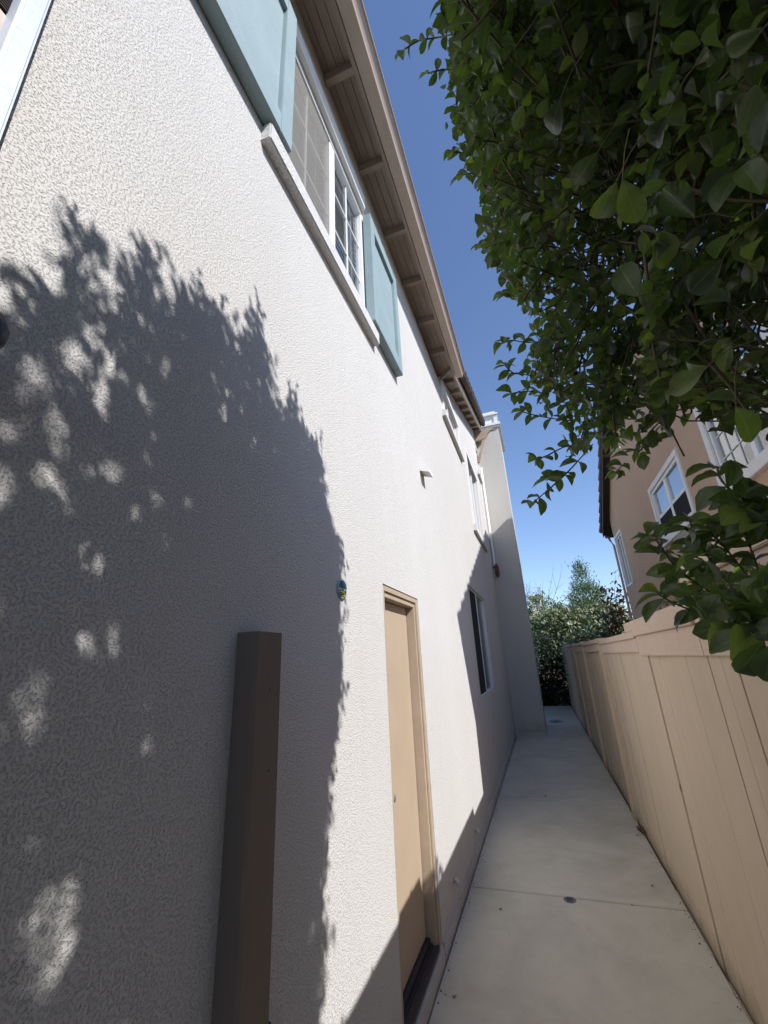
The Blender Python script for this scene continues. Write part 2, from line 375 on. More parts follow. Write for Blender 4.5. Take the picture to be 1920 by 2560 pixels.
def P(x0, sg):
    def bx(m, y0, y1, z0, z1, o0, o1): m.box(x0+sg*o0, x0+sg*o1, y0, y1, z0, z1)
    return bx
def window(parent, x0, sg, y0, y1, z0, z1, fr=0.05, mull=(), rail=(), trim=0.0, sill=None, blinds=None, muntins=None, glass='glass', screen=None, rec=-0.06, name='window', tmat='white_wood', head=None):
    bx = P(x0, sg); m = MB()
    bx(m, y0, y1, z0, z0+fr, rec-0.03, rec+0.025); bx(m, y0, y1, z1-fr, z1, rec-0.03, rec+0.025)
    bx(m, y0, y0+fr, z0+fr, z1-fr, rec-0.03, rec+0.025); bx(m, y1-fr, y1, z0+fr, z1-fr, rec-0.03, rec+0.025)
    for (a, b_) in mull: bx(m, a, b_, z0+fr, z1-fr, rec-0.03, rec+0.02)
    cuts = [y0+fr] + [v for ab in mull for v in ab] + [y1-fr]
    for (a, b_) in rail:
        for i in range(0, len(cuts), 2): bx(m, cuts[i], cuts[i+1], a, b_, rec-0.03, rec+0.016)
    w_ = m.build(name, M['white'], parent, 0.003)
    gl = MB()
    for i in range(0, len(cuts), 2):
        xg = x0+sg*(rec-0.010); a_, b2 = cuts[i]-0.005, cuts[i+1]+0.005; gl.quad((xg, a_, z0+fr-0.005), (xg, b2, z0+fr-0.005), (xg, b2, z1-fr+0.005), (xg, a_, z1-fr+0.005))
    gl.build('glass', M[glass], w_)
    if muntins:
        mm = MB()
        for (a0, a1, ny, nz) in muntins:
            for k in range(1, ny): yy = a0+(a1-a0)*k/ny; bx(mm, yy-0.006, yy+0.006, z0+fr, z1-fr, rec-0.007, rec+0.002)
            for k in range(1, nz): zz = z0+fr+(z1-z0-2*fr)*k/nz; bx(mm, a0, a1, zz-0.006, zz+0.006, rec-0.0065, rec+0.0015)
        mm.build('muntins', M['white'], w_)
    if blinds:
        b_ = MB(); pitch = 0.052
        for (a0, a1, zb, tilt) in blinds:
            z = z1-fr-0.03
            while z > zb:
                dz = 0.024*math.sin(tilt); dx = 0.024*math.cos(tilt)
                xo = x0+sg*(rec-0.046)
                b_.hexa([(xo-dx, a0, z-dz*sg), (xo+dx, a0, z+dz*sg), (xo+dx, a1, z+dz*sg), (xo-dx, a1, z-dz*sg),
                         (xo-dx, a0, z-dz*sg+0.003), (xo+dx, a0, z+dz*sg+0.003), (xo+dx, a1, z+dz*sg+0.003), (xo-dx, a1, z-dz*sg+0.003)])
                z -= pitch
            for t in (0.2, 0.8): yy = a0+(a1-a0)*t; bx(b_, yy-0.002, yy+0.002, zb, z1-fr, rec-0.032, rec-0.030)
        b_.build('blinds', M['blind'], w_)
    if screen:
        s_ = MB(); bx(s_, screen[0], screen[1], z0+fr*0.6, z1-fr*0.6, rec+0.012, rec+0.014); s_.build('insect_screen', M['screen'], w_)
    if trim:
        t_ = MB(); e = 0.002
        th = head or trim
        bx(t_, y0-trim, y1+trim, z1+e, z1+th, -0.02, 0.032)
        bx(t_, y0-trim, y0-e, z0, z1+e, -0.02, 0.028); bx(t_, y1+e, y1+trim, z0, z1+e, -0.02, 0.028)
        t_.build('trim', M[tmat], w_, 0.003)
    if sill:
        s_ = MB(); bx(s_, sill[0], sill[1], sill[2], sill[3], -0.02, sill[4]); s_.build('sill', M['stucco_fine' if sg > 0 else tmat], w_, 0.006)
    return w_
PI = math.pi
w1 = window(house, 0, 1, *OP['big'], fr=0.05, mull=((1.82, 1.90),), screen=(1.22, 1.82), rec=-0.035,
            blinds=((1.22, 1.82, 4.35, -1.0), (1.90, 2.40, 4.32, -1.0)), muntins=((1.90, 2.40, 2, 3), (1.22, 1.82, 2, 3)), sill=(1.05, 2.55, 4.135, 4.248, 0.055))
hd = MB(); hd.box(-0.02, 0.03, 1.21, 2.42, 5.502, 5.655); hd.build('head_trim', M['white_wood'], w1, 0.004)
w2 = window(house, 0, 1, *OP['low'], fr=0.025, mull=((7.33, 7.40),), rec=-0.05)
sm_ = MB(); sm_.box(-0.038, -0.036, 6.425, 7.335, 1.285, 2.805); sm_.build('insect_screen', M['dark_screen'], w2)  # opaque dark sheet added over the left pane to stop its reflection
w3 = window(house, 0, 1, *OP['stair'], fr=0.05, mull=((8.76, 8.82), (9.3, 9.36)), rec=-0.06, trim=0.10, sill=(8.02, 10.0, 4.13, 4.268, 0.06),
            blinds=((8.27, 8.76, 4.4, 0.9), (8.82, 9.3, 4.4, 0.9), (9.36, 9.8, 4.4, 0.9)))
w4 = window(house, 0, 1, *OP['small'], fr=0.05, mull=((6.50, 6.57),), rec=-0.05, trim=0.09, sill=(5.66, 7.44, 5.34, 5.455, 0.06),
            blinds=((5.9, 6.5, 5.55, 0.9),))
w5 = window(house, 0, 1, *OP['end'], fr=0.04, rec=-0.05, trim=0.08, sill=(10.6, 11.35, 6.43, 6.545, 0.06))
# shutters
for (a, b_, lz0, lz1) in ((0.45, 1.205, 4.262, 5.50), (2.415, 3.145, 4.268, 5.44)):
    s_ = MB(); st = 0.10; bt = 0.13
    s_.box(0.004, 0.072, a, a+st, lz0, lz1); s_.box(0.004, 0.072, b_-st, b_, lz0, lz1)
    s_.box(0.004, 0.072, a+st, b_-st, lz0, lz0+bt); s_.box(0.004, 0.072, a+st, b_-st, lz1-bt, lz1)
    sh = s_.build('shutter', M['teal'], house, 0.003)
    s2 = MB(); s2.box(0.006, 0.045, a+st+0.001, b_-st-0.001, lz0+bt+0.001, lz1-bt-0.001); s2.build('panel', M['teal'], sh)
# door
fr_ = MB()
fr_.box(-0.16, -0.018, 2.512, 2.588, 0.03, 2.253); fr_.box(-0.16, -0.018, 3.272, 3.348, 0.03, 2.253)
fr_.box(-0.16, -0.018, 2.588, 3.272, 2.180, 2.253)
fr_.box(-0.018, -0.006, 3.305, 3.349, 0.03, 2.254); fr_.box(-0.018, -0.006, 2.511, 2.555, 0.03, 2.254); fr_.box(-0.018, -0.006, 2.555, 3.305, 2.215, 2.254)
df = MB(); df.box(-0.125, -0.080, 2.590, 3.262, 0.150, 2.176)
door = df.build('door', M['tan'], house, 0.002)
fo = fr_.build('door_frame', M['tan_trim'], door, 0.003)
th = MB()
th.box(-0.15, 0.004, 2.589, 3.271, 0.085, 0.108); th.box(-0.13, -0.055, 2.589, 3.271, 0.108, 0.142)
th.box(-0.052, -0.040, 2.589, 3.271, 0.108, 0.118); th.box(-0.02, 0.004, 2.589, 3.271, 0.108, 0.114)
th.build('threshold', M['dark_metal'], door, 0.002)
th = MB(); th.box(-0.15, 0.016, 2.512, 3.348, -0.12, 0.083); th.build('door_step', M['stem'], door, 0.012)
kn = MB(); kn.tube([(-0.08, 2.622, 1.06), (-0.05, 2.622, 1.06), (-0.045, 2.622, 1.06), (-0.024, 2.622, 1.06)], [0.012, 0.012, 0.026, 0.018], 12)
kn.build('door_knob', M['grey_metal'], door, smooth=True)

# roof, eave, gutter -------------------------------------------------
def eave_z(y): return 5.955 + 0.033*(y - 1.0)            # soffit line at the wall
rf = MB()
A0, A1 = -2.9, YC - 0.10
def slab(m, pts, t): m.hexa([*pts, *[(q[0], q[1], q[2]+t) for q in pts]])
zA, zB = eave_z(A0), eave_z(A1)
slab(rf, [(0.30, A0, zA+0.065), (0.30, A1, zB+0.065), (-4.2, A1, zB+1.9), (-4.2, A0, zA+1.9)], 0.10)
slab(rf, [(-4.2, A0, zA+1.9), (-4.2, A1, zB+1.9), (-8.6, A1, zB+0.1), (-8.6, A0, zA+0.1)], 0.10)
RX = 0.215
for (ya, yb) in ((YC-0.12, 11.2), (11.2, 14.2)):
    slab(rf, [(RX+0.02, ya, gable_z(ya)+0.085), (RX+0.02, yb, gable_z(yb)+0.085), (-8.6, yb, gable_z(yb)+0.085), (-8.6, ya, gable_z(ya)+0.085)], 0.07)
roof = rf.build('roof', M['tile'], house)
tl = MB()
def rake_tiles(m, xc, ya, yb, zf, zoff, rad=0.085, L=0.30):
    n = int(abs(yb-ya)/L); sgn = 1 if yb > ya else -1
    for i in range(n):
        y0 = ya + sgn*i*L; y1 = y0 + sgn*L*1.12
        m.tube([(xc, y0, zf(y0)+zoff+0.035), (xc, y1, zf(y1)+zoff)], [rad, rad*0.66], 10)
rake_tiles(tl, RX+0.085, YC+0.02, 11.2, gable_z, 0.135, 0.085, 0.33); tl.build('rake_tiles', M['tile'], roof); tl = MB(); rake_tiles(tl, RX+0.085, 14.2, 11.25, gable_z, 0.135, 0.085, 0.33)
tl.build('rake_tiles', M['tile'], roof)
so_ = MB()
nb = 4
for k in range(nb):                                      # soffit boards running along the eave
    x0, x1 = -0.02 + k*0.066, -0.02 + (k+1)*0.066 - 0.004
    so_.hexa([(x0, A0, eave_z(A0)+0.045), (x1, A0, eave_z(A0)+0.045), (x1, A1, eave_z(A1)+0.045), (x0, A1, eave_z(A1)+0.045),
              (x0, A0, eave_z(A0)+0.06), (x1, A0, eave_z(A0)+0.06), (x1, A1, eave_z(A1)+0.06), (x0, A1, eave_z(A1)+0.06)])
so_.build('soffit', M['soffit'], house)
so_ = MB()
for (ya, yb) in ((YC-0.05, 11.2), (11.2, 11.58)):
    n = 9 if ya < 10 else 1
    for i in range(n):
        for k in range(2):
            x0, x1 = 0.0 + k*0.10, 0.096 + k*0.10
            a = ya + (yb-ya)*i/n; b_ = ya + (yb-ya)*(i+1)/n - 0.006
            so_.hexa([(x0, a, gable_z(a)+0.055), (x1, a, gable_z(a)+0.055), (x1, b_, gable_z(b_)+0.055), (x0, b_, gable_z(b_)+0.055),
                      (x0, a, gable_z(a)+0.075), (x1, a, gable_z(a)+0.075), (x1, b_, gable_z(b_)+0.075), (x0, b_, gable_z(b_)+0.075)])
so_.build('gable_soffit', M['soffit_pale'], house)
y = 0.36 - 0.68*4
while y < A1 - 0.1:
    r = MB(); z = eave_z(y); r.box(0.001, 0.232, y-0.024, y+0.024, z-0.045, z+0.044); r.build('rafter', M['eave'], house, 0.003); y += 0.68
for y in (6.31, 7.0, 7.69, 8.35, 9.0, 9.7, 10.45, 11.12):
    r = MB(); z = gable_z(y); r.box(0.001, RX-0.022, y-0.03, y+0.03, z-0.045, z+0.052); r.build('lookout', M['eave'], house, 0.003)
fa = MB()
fa.hexa([(0.233, A0, zA-0.05), (0.262, A0, zA-0.05), (0.262, A1, zB-0.05), (0.233, A1, zB-0.05), (0.233, A0, zA+0.12), (0.262, A0, zA+0.12), (0.262, A1, zB+0.12), (0.233, A1, zB+0.12)])
fa.build('fascia', M['eave'], house, 0.002)
fa = MB()
for (ya, yb) in ((YC-0.12, 11.2), (11.2, 14.2)):
    za, zb = gable_z(ya), gable_z(yb)
    fa.hexa([(RX-0.021, ya, za-0.065), (RX+0.02, ya, za-0.065), (RX+0.02, yb, zb-0.065), (RX-0.021, yb, zb-0.065),
             (RX-0.021, ya, za+0.084), (RX+0.02, ya, za+0.084), (RX+0.02, yb, zb+0.084), (RX-0.021, yb, zb+0.084)])
fa.build('barge_board', M['eave'], house)
# end board between the two eaves
fa = MB(); yy = YC-0.06; fa.hexa([(0.0, yy-0.03, eave_z(yy)-0.05), (0.24, yy-0.25, eave_z(yy)-0.05), (0.24, yy-0.21, eave_z(yy)-0.05), (0.0, yy+0.01, eave_z(yy)-0.05),
                     (0.0, yy-0.03, eave_z(yy)+0.04), (0.24, yy-0.25, eave_z(yy)+0.04), (0.24, yy-0.21, eave_z(yy)+0.04), (0.0, yy+0.01, eave_z(yy)+0.04)])
fa.build('end_board', M['eave'], house)
# ogee gutter
prof = [(0.278, -0.105), (0.372, -0.110), (0.380, -0.085), (0.394, -0.062), (0.408, -0.045), (0.413, -0.030), (0.426, -0.030), (0.426, -0.012), (0.404, -0.012), (0.400, -0.035), (0.385, -0.055), (0.365, -0.095), (0.284, -0.092), (0.284, 0.02), (0.278, 0.02)]
gt = MB(); gy0, gy1 = A0, YC-0.12
gb = [(x, gy0, eave_z(gy0)+z) for x, z in prof]
n = len(prof); gt.v = [(x, gy0, eave_z(gy0)+z) for x, z in prof] + [(x, gy1, eave_z(gy1)+z) for x, z in prof]
gt.f = [(i, (i+1) % n, n+(i+1) % n, n+i) for i in range(n)]
cap = [(0.278, -0.105), (0.372, -0.110), (0.380, -0.085), (0.394, -0.062), (0.408, -0.045), (0.413, -0.030), (0.426, -0.015), (0.278, 0.018)]
gt.prism([(x, gy1-0.003, eave_z(gy1)+z) for x, z in cap], (0, 0.004, 0))
gt.build('gutter', M['gutter'], house)
# knee brace under the ridge
yb_ = 11.2; kb = MB()
prof = [(0.0, 7.93), (0.0, 7.72), (0.18, 7.73), (0.30, 7.74), (0.345, 7.80), (0.40, 7.90), (0.47, 7.965), (0.55, 7.985), (0.55, 8.02), (0.42, 8.04), (0.20, 8.02)]
kb.prism([(x, yb_-0.045, z) for x, z in prof], (0, 0.09, 0)); kbo = kb.build('knee_brace', M['tan_trim'], house)
kb = MB(); kb.hexa([(0.0, yb_-0.035, 7.06), (0.0, yb_+0.035, 7.06), (0.06, yb_+0.035, 7.02), (0.06, yb_-0.035, 7.02),
                    (0.22, yb_-0.035, 7.735), (0.22, yb_+0.035, 7.735), (0.29, yb_+0.035, 7.735), (0.29, yb_-0.035, 7.735)])
kb.build('strut', M['tan_trim'], kbo)
# chimney
ch = MB(); cy = 11.6
ch.box(-0.6, 0.70, cy, cy+1.75, 0.10, 3.50); ch.box(-0.6, 0.697, cy+0.003, cy+1.747, 3.515, 8.26)
ch.box(-0.6, 0.685, cy+0.012, cy+1.74, 3.49, 3.52)
cho = ch.build('chimney', M['chimney'], house, 0.004)
cc = MB()
cc.box(-0.66, 0.735, cy-0.035, cy+1.79, 8.262, 8.32); cc.box(-0.70, 0.775, cy-0.075, cy+1.83, 8.321, 8.40)
cc.box(-0.62, 0.68, cy+0.03, cy+1.72, 8.401, 8.70)
for (a, b_) in ((-0.62, -0.52), (0.60, 0.70)):
    cc.box(a, b_, cy, cy+0.10, 8.401, 8.70); cc.box(a, b_, cy+1.65, cy+1.75, 8.401, 8.70)
cc.box(-0.66, 0.735, cy-0.035, cy+1.79, 8.701, 8.76); cc.box(-0.60, 0.66, cy+0.02, cy+1.7, 8.761, 8.84)
cc.build('chimney_cap', M['white_wood'], cho, 0.004)
ct = MB(); ct.tube([(0.30, cy+0.6, 8.841), (0.30, cy+0.6, 8.93), (0.30, cy+0.6, 8.94)], [0.26, 0.26, 0.16], 20); ct.build('flue_cap', M['white_wood'], cho)
cf = MB(); cf.box(-0.6, 0.712, cy-0.012, cy+1.76, -0.13, 0.099); cf.build('chimney_foundation', M['stem'], cho, 0.004)
# downspout and corner board at the chimney
dsp = MB(); dsp.tube([(0.05, 11.52, 7.0), (0.05, 11.52, 4.18), (0.05, 11.5, 4.1)], 0.035, 10)
dsp.build('downspout', M['white'], house, smooth=True)
# vent hood
vh = MB(); vy0, vy1 = 3.90, 4.02
vh = MB()
vh.prism([(0.0, 3.80, 3.60), (0.0, 3.80, 3.73), (0.10, 3.80, 3.60), (0.10, 3.80, 3.565)], (0, 0.16, 0))
vho = vh.build('vent_hood', M['white_wood'], house, 0.002)
# weep pipes
for (y, z) in ((3.80, 0.235), (4.90, 0.205)):
    t = MB(); t.tube([(0.0, y, z), (0.022, y, z+0.004), (0.032, y+0.002, z-0.008), (0.034, y+0.002, z-0.03)], [0.017, 0.017, 0.016, 0.014], 10)
    t.build('weep_pipe', M['stucco_fine'], house, smooth=True)

# ------------------------------------------------------------------ things fixed on the house wall
ps = thing('wall_post', 'dark brown wooden post fixed upright against the white stucco wall', 'post')
m = MB()
m.prism([(0.001, 1.128, -0.10), (0.066, 1.128, -0.10), (0.074, 1.136, -0.10), (0.074, 1.262, -0.10), (0.066, 1.27, -0.10), (0.001, 1.27, -0.10)], (0, 0, 1.99))
m.build('timber', M['post_brown'], ps)
for z in (1.72, 1.50, 0.75):
    m = MB(); m.tube([(0.0738, 1.20+0.02*math.sin(z*9), z), (0.0750, 1.20+0.02*math.sin(z*9), z)], 0.0035, 8); m.build('nail_head', M['black_metal'], ps)
m = MB(); m.box(0.012, 0.05, 1.271, 1.305, 0.84, 0.90); m.tube([(0.03, 1.30, 0.87), (0.03, 1.335, 0.875)], 0.006, 8); m.build('latch', M['black_metal'], ps)
pl = thing('house_plaque', 'small oval glazed plaque with a teal top and yellow flowers beside the door', 'plaque')
pc = (1.885, 2.13)
def oval(m, r0y, r0z, z_lo, z_hi, x0, x1, n=40):
    pts = []
    for k in range(n):
        a = 2*PI*k/n; yy, zz = r0y*math.cos(a), r0z*math.sin(a)
        zz = min(max(zz, z_lo), z_hi); pts.append((x0, pc[0]+yy*math.sqrt(max(0, 1-(zz/r0z)**2)) / max(1e-6, abs(math.cos(a))) if abs(math.cos(a)) > 1e-6 else pc[0], pc[1]+zz))
    m.prism(pts, (x1-x0, 0, 0))
m = MB(); oval(m, 0.048, 0.046, -1, 1, 0.001, 0.012); m.build('plaque_body', M['sky_glaze'], pl)
m = MB(); oval(m, 0.042, 0.041, 0.004, 1, 0.0125, 0.0145); m.build('plaque_top', M['teal_glaze'], pl)
m = MB()
for k in range(26):
    a = random.uniform(0, 2*PI); r = random.uniform(0, 0.85); yy = 0.042*r*math.cos(a); zz = -0.024+0.017*r*math.sin(a)
    if (yy/0.046)**2+(zz/0.045)**2 > 0.95: continue
    m.tube([(0.012, pc[0]+yy, pc[1]+zz), (0.017, pc[0]+yy, pc[1]+zz)], random.uniform(0.003, 0.006), 7)
m.build('flowers', M['yellow_glaze'], pl)
m = MB()
for k in range(22):
    yy = random.uniform(-0.035, 0.035); zz = random.uniform(-0.040, -0.002)
    if (yy/0.046)**2+(zz/0.045)**2 > 0.85: continue
    m.box(0.0125, 0.0155, pc[0]+yy-0.003, pc[0]+yy+0.003, pc[1]+zz-0.0018, pc[1]+zz+0.0018)
m.build('leaf_marks', M['ink'], pl)
ds = thing('metal_downspout', 'pale blue grey metal downspout running up the wall at the near corner', 'downspout')
m = MB(); m.hexa([(0.004, 0.262, 0.05), (0.058, 0.262, 0.05), (0.058, 0.305, 0.05), (0.004, 0.305, 0.05), (0.004, 0.165, 5.8), (0.058, 0.165, 5.8), (0.058, 0.205, 5.8), (0.004, 0.205, 5.8)])
m.build('pipe', M['metal_pale'], ds, 0.006)
lv = thing('louvre_vent', 'dark louvred vent with a white frame behind the metal downspout', 'vent')
m = MB()
for k in range(9): z = 3.134+k*0.0075; m.hexa([(0.004, -0.12, z+0.004), (0.014, -0.12, z-0.002), (0.014, 0.224, z-0.002), (0.004, 0.224, z+0.004), (0.004, -0.12, z+0.006), (0.014, -0.12, z), (0.014, 0.224, z), (0.004, 0.224, z+0.006)])
m.build('louvres', M['dark_rake'], lv)
m = MB(); m.box(0.001, 0.003, -0.12, 0.226, 3.128, 3.199); m.build('vent_back', M['dark_room'], lv)
m = MB(); m.box(0.001, 0.018, -0.13, 0.24, 3.200, 3.215); m.box(0.001, 0.016, 0.227, 0.24, 3.128, 3.1995); m.build('vent_frame', M['white_wood'], lv, 0.002)
bp = thing('wall_panel', 'flat beige panel on the wall below the louvred vent', 'panel')
m = MB(); m.box(0.001, 0.012, -0.15, 0.25, 2.93, 3.122); m.build('panel_board', M['soffit_pale'], bp, 0.002)
ln = thing('round_lamp', 'round black wall lamp just in the picture at the left edge', 'lamp')
m = MB(); m.tube([(0.0, 0.28, 2.33), (0.012, 0.28, 2.33)], 0.04, 16); m.build('back_plate', M['black_metal'], ln)
m = MB(); m.tube([(0.012, 0.28, 2.33), (0.06, 0.29, 2.33)], 0.01, 8); m.build('arm', M['black_metal'], ln)
m = MB(); m.tube([(0.09, 0.293, 2.285), (0.09, 0.293, 2.295), (0.09, 0.293, 2.315), (0.09, 0.293, 2.335), (0.09, 0.293, 2.355), (0.09, 0.293, 2.372)], [0.018, 0.034, 0.045, 0.047, 0.038, 0.015], 18)
m.build('shade', M['black_metal'], ln, smooth=True)
fx = thing('wall_lamp', 'rust brown wall lamp near the chimney corner below the white pipe', 'lamp')
m = MB(); m.tube([(0.0, 11.38, 4.02), (0.10, 11.38, 4.05)], 0.02, 8); m.build('arm', M['rust'], fx)
m = MB(); m.tube([(0.11, 11.38, 4.12), (0.11, 11.38, 4.06), (0.11, 11.38, 3.85), (0.11, 11.38, 3.76)], [0.02, 0.05, 0.058, 0.03], 12); m.build('shade', M['rust'], fx, smooth=True)

# ------------------------------------------------------------------ fence
fence = thing('fence', 'tan painted board fence with a stepped cap along the right of the path', 'fence')
def fence_section(y0, y1, ztop, zband, capz, first_seams=()):
    m = MB(); y = y0; k = 0
    seams = [y0] + [s for s in first_seams if y0 < s < y1]
    y = seams[-1]
    while y < y1 - 0.34:
        y += random.choice((0.29, 0.30, 0.145, 0.295)); seams.append(y)
    seams.append(y1)
    for a, b_ in zip(seams[:-1], seams[1:]):
        gap = random.choice((0.002, 0.005, 0.009)); off = random.uniform(-0.004, 0.004)
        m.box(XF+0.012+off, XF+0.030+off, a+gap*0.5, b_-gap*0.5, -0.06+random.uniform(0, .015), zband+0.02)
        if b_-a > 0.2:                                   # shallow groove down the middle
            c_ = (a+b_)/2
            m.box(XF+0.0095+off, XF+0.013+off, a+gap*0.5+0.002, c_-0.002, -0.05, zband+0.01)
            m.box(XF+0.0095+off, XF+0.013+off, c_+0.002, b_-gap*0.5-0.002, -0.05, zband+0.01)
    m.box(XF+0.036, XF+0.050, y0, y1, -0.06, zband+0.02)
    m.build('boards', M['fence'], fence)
    m = MB(); m.box(XF-0.006, XF+0.028, y0+0.002, y1-0.002, zband, capz-0.001); m.build('band', M['fence_cap'], fence, 0.002)
    m = MB(); m.box(XF-0.022, XF+0.11, y0, y1, capz, ztop); m.build('cap', M['fence_cap'], fence, 0.004)
fence_section(-3.2, 2.45, 2.17, 1.742, 2.07, (2.15,))
fence_section(2.452, 3.90, 2.00, 1.742, 1.885, (2.46, 3.12, 3.68))
fence_section(3.902, 6.20, 1.925, 1.768, 1.872, (4.6, 4.9, 5.5))
fence_section(6.202, 8.60, 1.950, 1.79, 1.895)
fence_section(8.602, 11.0, 1.975, 1.81, 1.92)
fence_section(11.002, 13.4, 2.00, 1.84, 1.945)
fence_section(13.402, 18.1, 2.03, 1.87, 1.97)
m = MB(); m.box(XF-0.021, XF+0.11, 3.901, 4.21, 1.926, 1.999); m.build('cap_end', M['fence_cap'], fence, 0.004)
for y, z, wd, pr in ((3.78, 1.884, 0.19, -0.004), (6.20, 1.871, 0.07, 0.034), (8.60, 1.894, 0.07, 0.034), (11.0, 1.919, 0.07, 0.034), (13.4, 1.944, 0.07, 0.034), (1.35, 2.068, 0.09, 0.012)):
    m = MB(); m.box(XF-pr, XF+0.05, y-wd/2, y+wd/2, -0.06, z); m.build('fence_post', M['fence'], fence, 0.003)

# ------------------------------------------------------------------ neighbour's house
nh = thing('neighbour_house', 'brown stucco gabled house with white windows behind the fence', 'house')
NX, NY0, NY1, PKY = 3.5, 4.10, 14.05, 9.8
def nz(y): return 5.40 + 0.467*(y-3.8) if y <= PKY else 5.40 + 0.467*(PKY-3.8) - 0.61*(y-PKY)   # underside of the rake
NW = {'twin': (7.60, 9.40, 3.78, 4.80), 'near': (4.55, 6.33, 3.72, 5.10), 'far': (12.97, 13.80, 3.50, 4.92)}
ys = sorted({NY0, NY1, PKY} | {v for o in NW.values() for v in o[:2]}); zs = sorted({0.0} | {v for o in NW.values() for v in o[2:]})
m = MB()
for a, b_ in zip(ys[:-1], ys[1:]):
    for c_, d_ in zip(zs[:-1], zs[1:]):
        if any(o[0] < (a+b_)/2 < o[1] and o[2] < (c_+d_)/2 < o[3] for o in NW.values()): continue
        m.quad((NX, a, c_), (NX, a, d_), (NX, b_, d_), (NX, b_, c_))
    m.quad((NX, a, zs[-1]), (NX, a, nz(a)+0.02), (NX, b_, nz(b_)+0.02), (NX, b_, zs[-1]))
for o in NW.values():
    e = NX+0.075
    m.quad((NX, o[0], o[2]), (NX, o[0], o[3]), (e, o[0], o[3]), (e, o[0], o[2])); m.quad((NX, o[1], o[2]), (e, o[1], o[2]), (e, o[1], o[3]), (NX, o[1], o[3]))
    m.quad((NX, o[0], o[3]), (NX, o[1], o[3]), (e, o[1], o[3]), (e, o[0], o[3])); m.quad((NX, o[0], o[2]), (e, o[0], o[2]), (e, o[1], o[2]), (NX, o[1], o[2]))
m.quad((NX, NY0, 0), (12, NY0, 0), (12, NY0, nz(NY0)), (NX, NY0, nz(NY0)))
m.quad((NX, NY1, 0), (NX, NY1, nz(NY1)), (12, NY1, nz(NY1)), (12, NY1, 0))
m.quad((12, NY0, 0), (12, NY1, 0), (12, NY1, 5.3), (12, NY0, 5.3))
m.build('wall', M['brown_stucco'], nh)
for o in NW.values():
    r = MB(); r.box(NX+0.10, NX+0.9, o[0]-0.1, o[1]+0.1, o[2]-0.1, o[3]+0.1)
    me = r.build('room_lining', M['dark_room'], nh)
    bm = bmesh.new(); bm.from_mesh(me.data)
    bmesh.ops.delete(bm, geom=[f for f in bm.faces if f.calc_center_median().x < NX+0.2 and abs(f.normal.x) > 0.9], context='FACES')
    bm.to_mesh(me.data); bm.free()
zm = 4.24
window(nh, NX, -1, *NW['twin'], fr=0.06, mull=((8.43, 8.55),), rail=((zm-0.03, zm+0.03),), trim=0.10, rec=-0.02, glass='glass_far', blinds=((7.66, 8.43, 4.3, 0.5), (8.55, 9.34, 4.3, 0.5)), sill=(7.5, 9.5, 3.66, 3.778, 0.06), tmat='white_wood')
window(nh, NX, -1, *NW['near'], fr=0.06, mull=((5.40, 5.50),), trim=0.13, rec=-0.03, glass='glass_far', muntins=((4.61, 5.40, 3, 4), (5.50, 6.27, 3, 4)), sill=(4.4, 6.5, 3.58, 3.718, 0.07))
window(nh, NX, -1, *NW['far'], fr=0.05, trim=0.10, rec=-0.02, glass='glass_far', mull=((13.36, 13.41),))
for (ya, yb) in ((7.66, 8.43), (8.55, 9.34)):
    m = MB(); m.box(NX+0.004, NX+0.006, ya, yb, 3.845, 4.208); m.build('insect_screen', M['dark_screen'], nh)
m = MB(); m.box(NX-0.05, NX-0.001, 7.5, 8.75, 3.40, 3.655); m.build('sill_apron', M['apron_grey'], nh)  # plain grey apron below the twin window's sill
RXN = 3.33
m = MB()
for (ya, yb) in ((3.76, PKY), (PKY, 14.62)):
    slab(m, [(RXN, ya, nz(ya)+0.02), (RXN, yb, nz(yb)+0.02), (12.4, yb, nz(yb)+0.02), (12.4, ya, nz(ya)+0.02)], 0.12)
nr = m.build('roof', M['dark_rake'], nh)
m = MB()
rake_tiles(m, RXN-0.02, 3.70, PKY, nz, 0.17, 0.085, 0.36); m.build('rake_tiles', M['tile'], nr); m = MB(); rake_tiles(m, RXN-0.02, 14.66, PKY, nz, 0.17, 0.085, 0.36)
m.build('rake_tiles', M['tile'], nr)
m = MB()
for (ya, yb) in ((3.78, PKY), (PKY, 14.58)):
    m.hexa([(RXN-0.03, ya, nz(ya)-0.06), (RXN, ya, nz(ya)-0.06), (RXN, yb, nz(yb)-0.06), (RXN-0.03, yb, nz(yb)-0.06),
            (RXN-0.03, ya, nz(ya)+0.12), (RXN, ya, nz(ya)+0.12), (RXN, yb, nz(yb)+0.12), (RXN-0.03, yb, nz(yb)+0.12)])
m.build('barge_board', M['dark_rake'], nh)
m = MB(); m.box(RXN+0.05, 12.3, 14.60, 14.72, nz(14.6)-0.06, nz(14.6)+0.08); m.build('gutter', M['dark_rake'], nh)
m = MB(); m.tube([(NX-0.05, 14.62, nz(14.6)-0.05), (NX-0.05, 14.45, nz(14.6)-0.20), (NX-0.04, 14.10, nz(14.6)-0.45), (NX-0.04, 14.08, 0.0)], 0.035, 8)
m.build('downspout', M['brown_stucco'], nh, smooth=True)

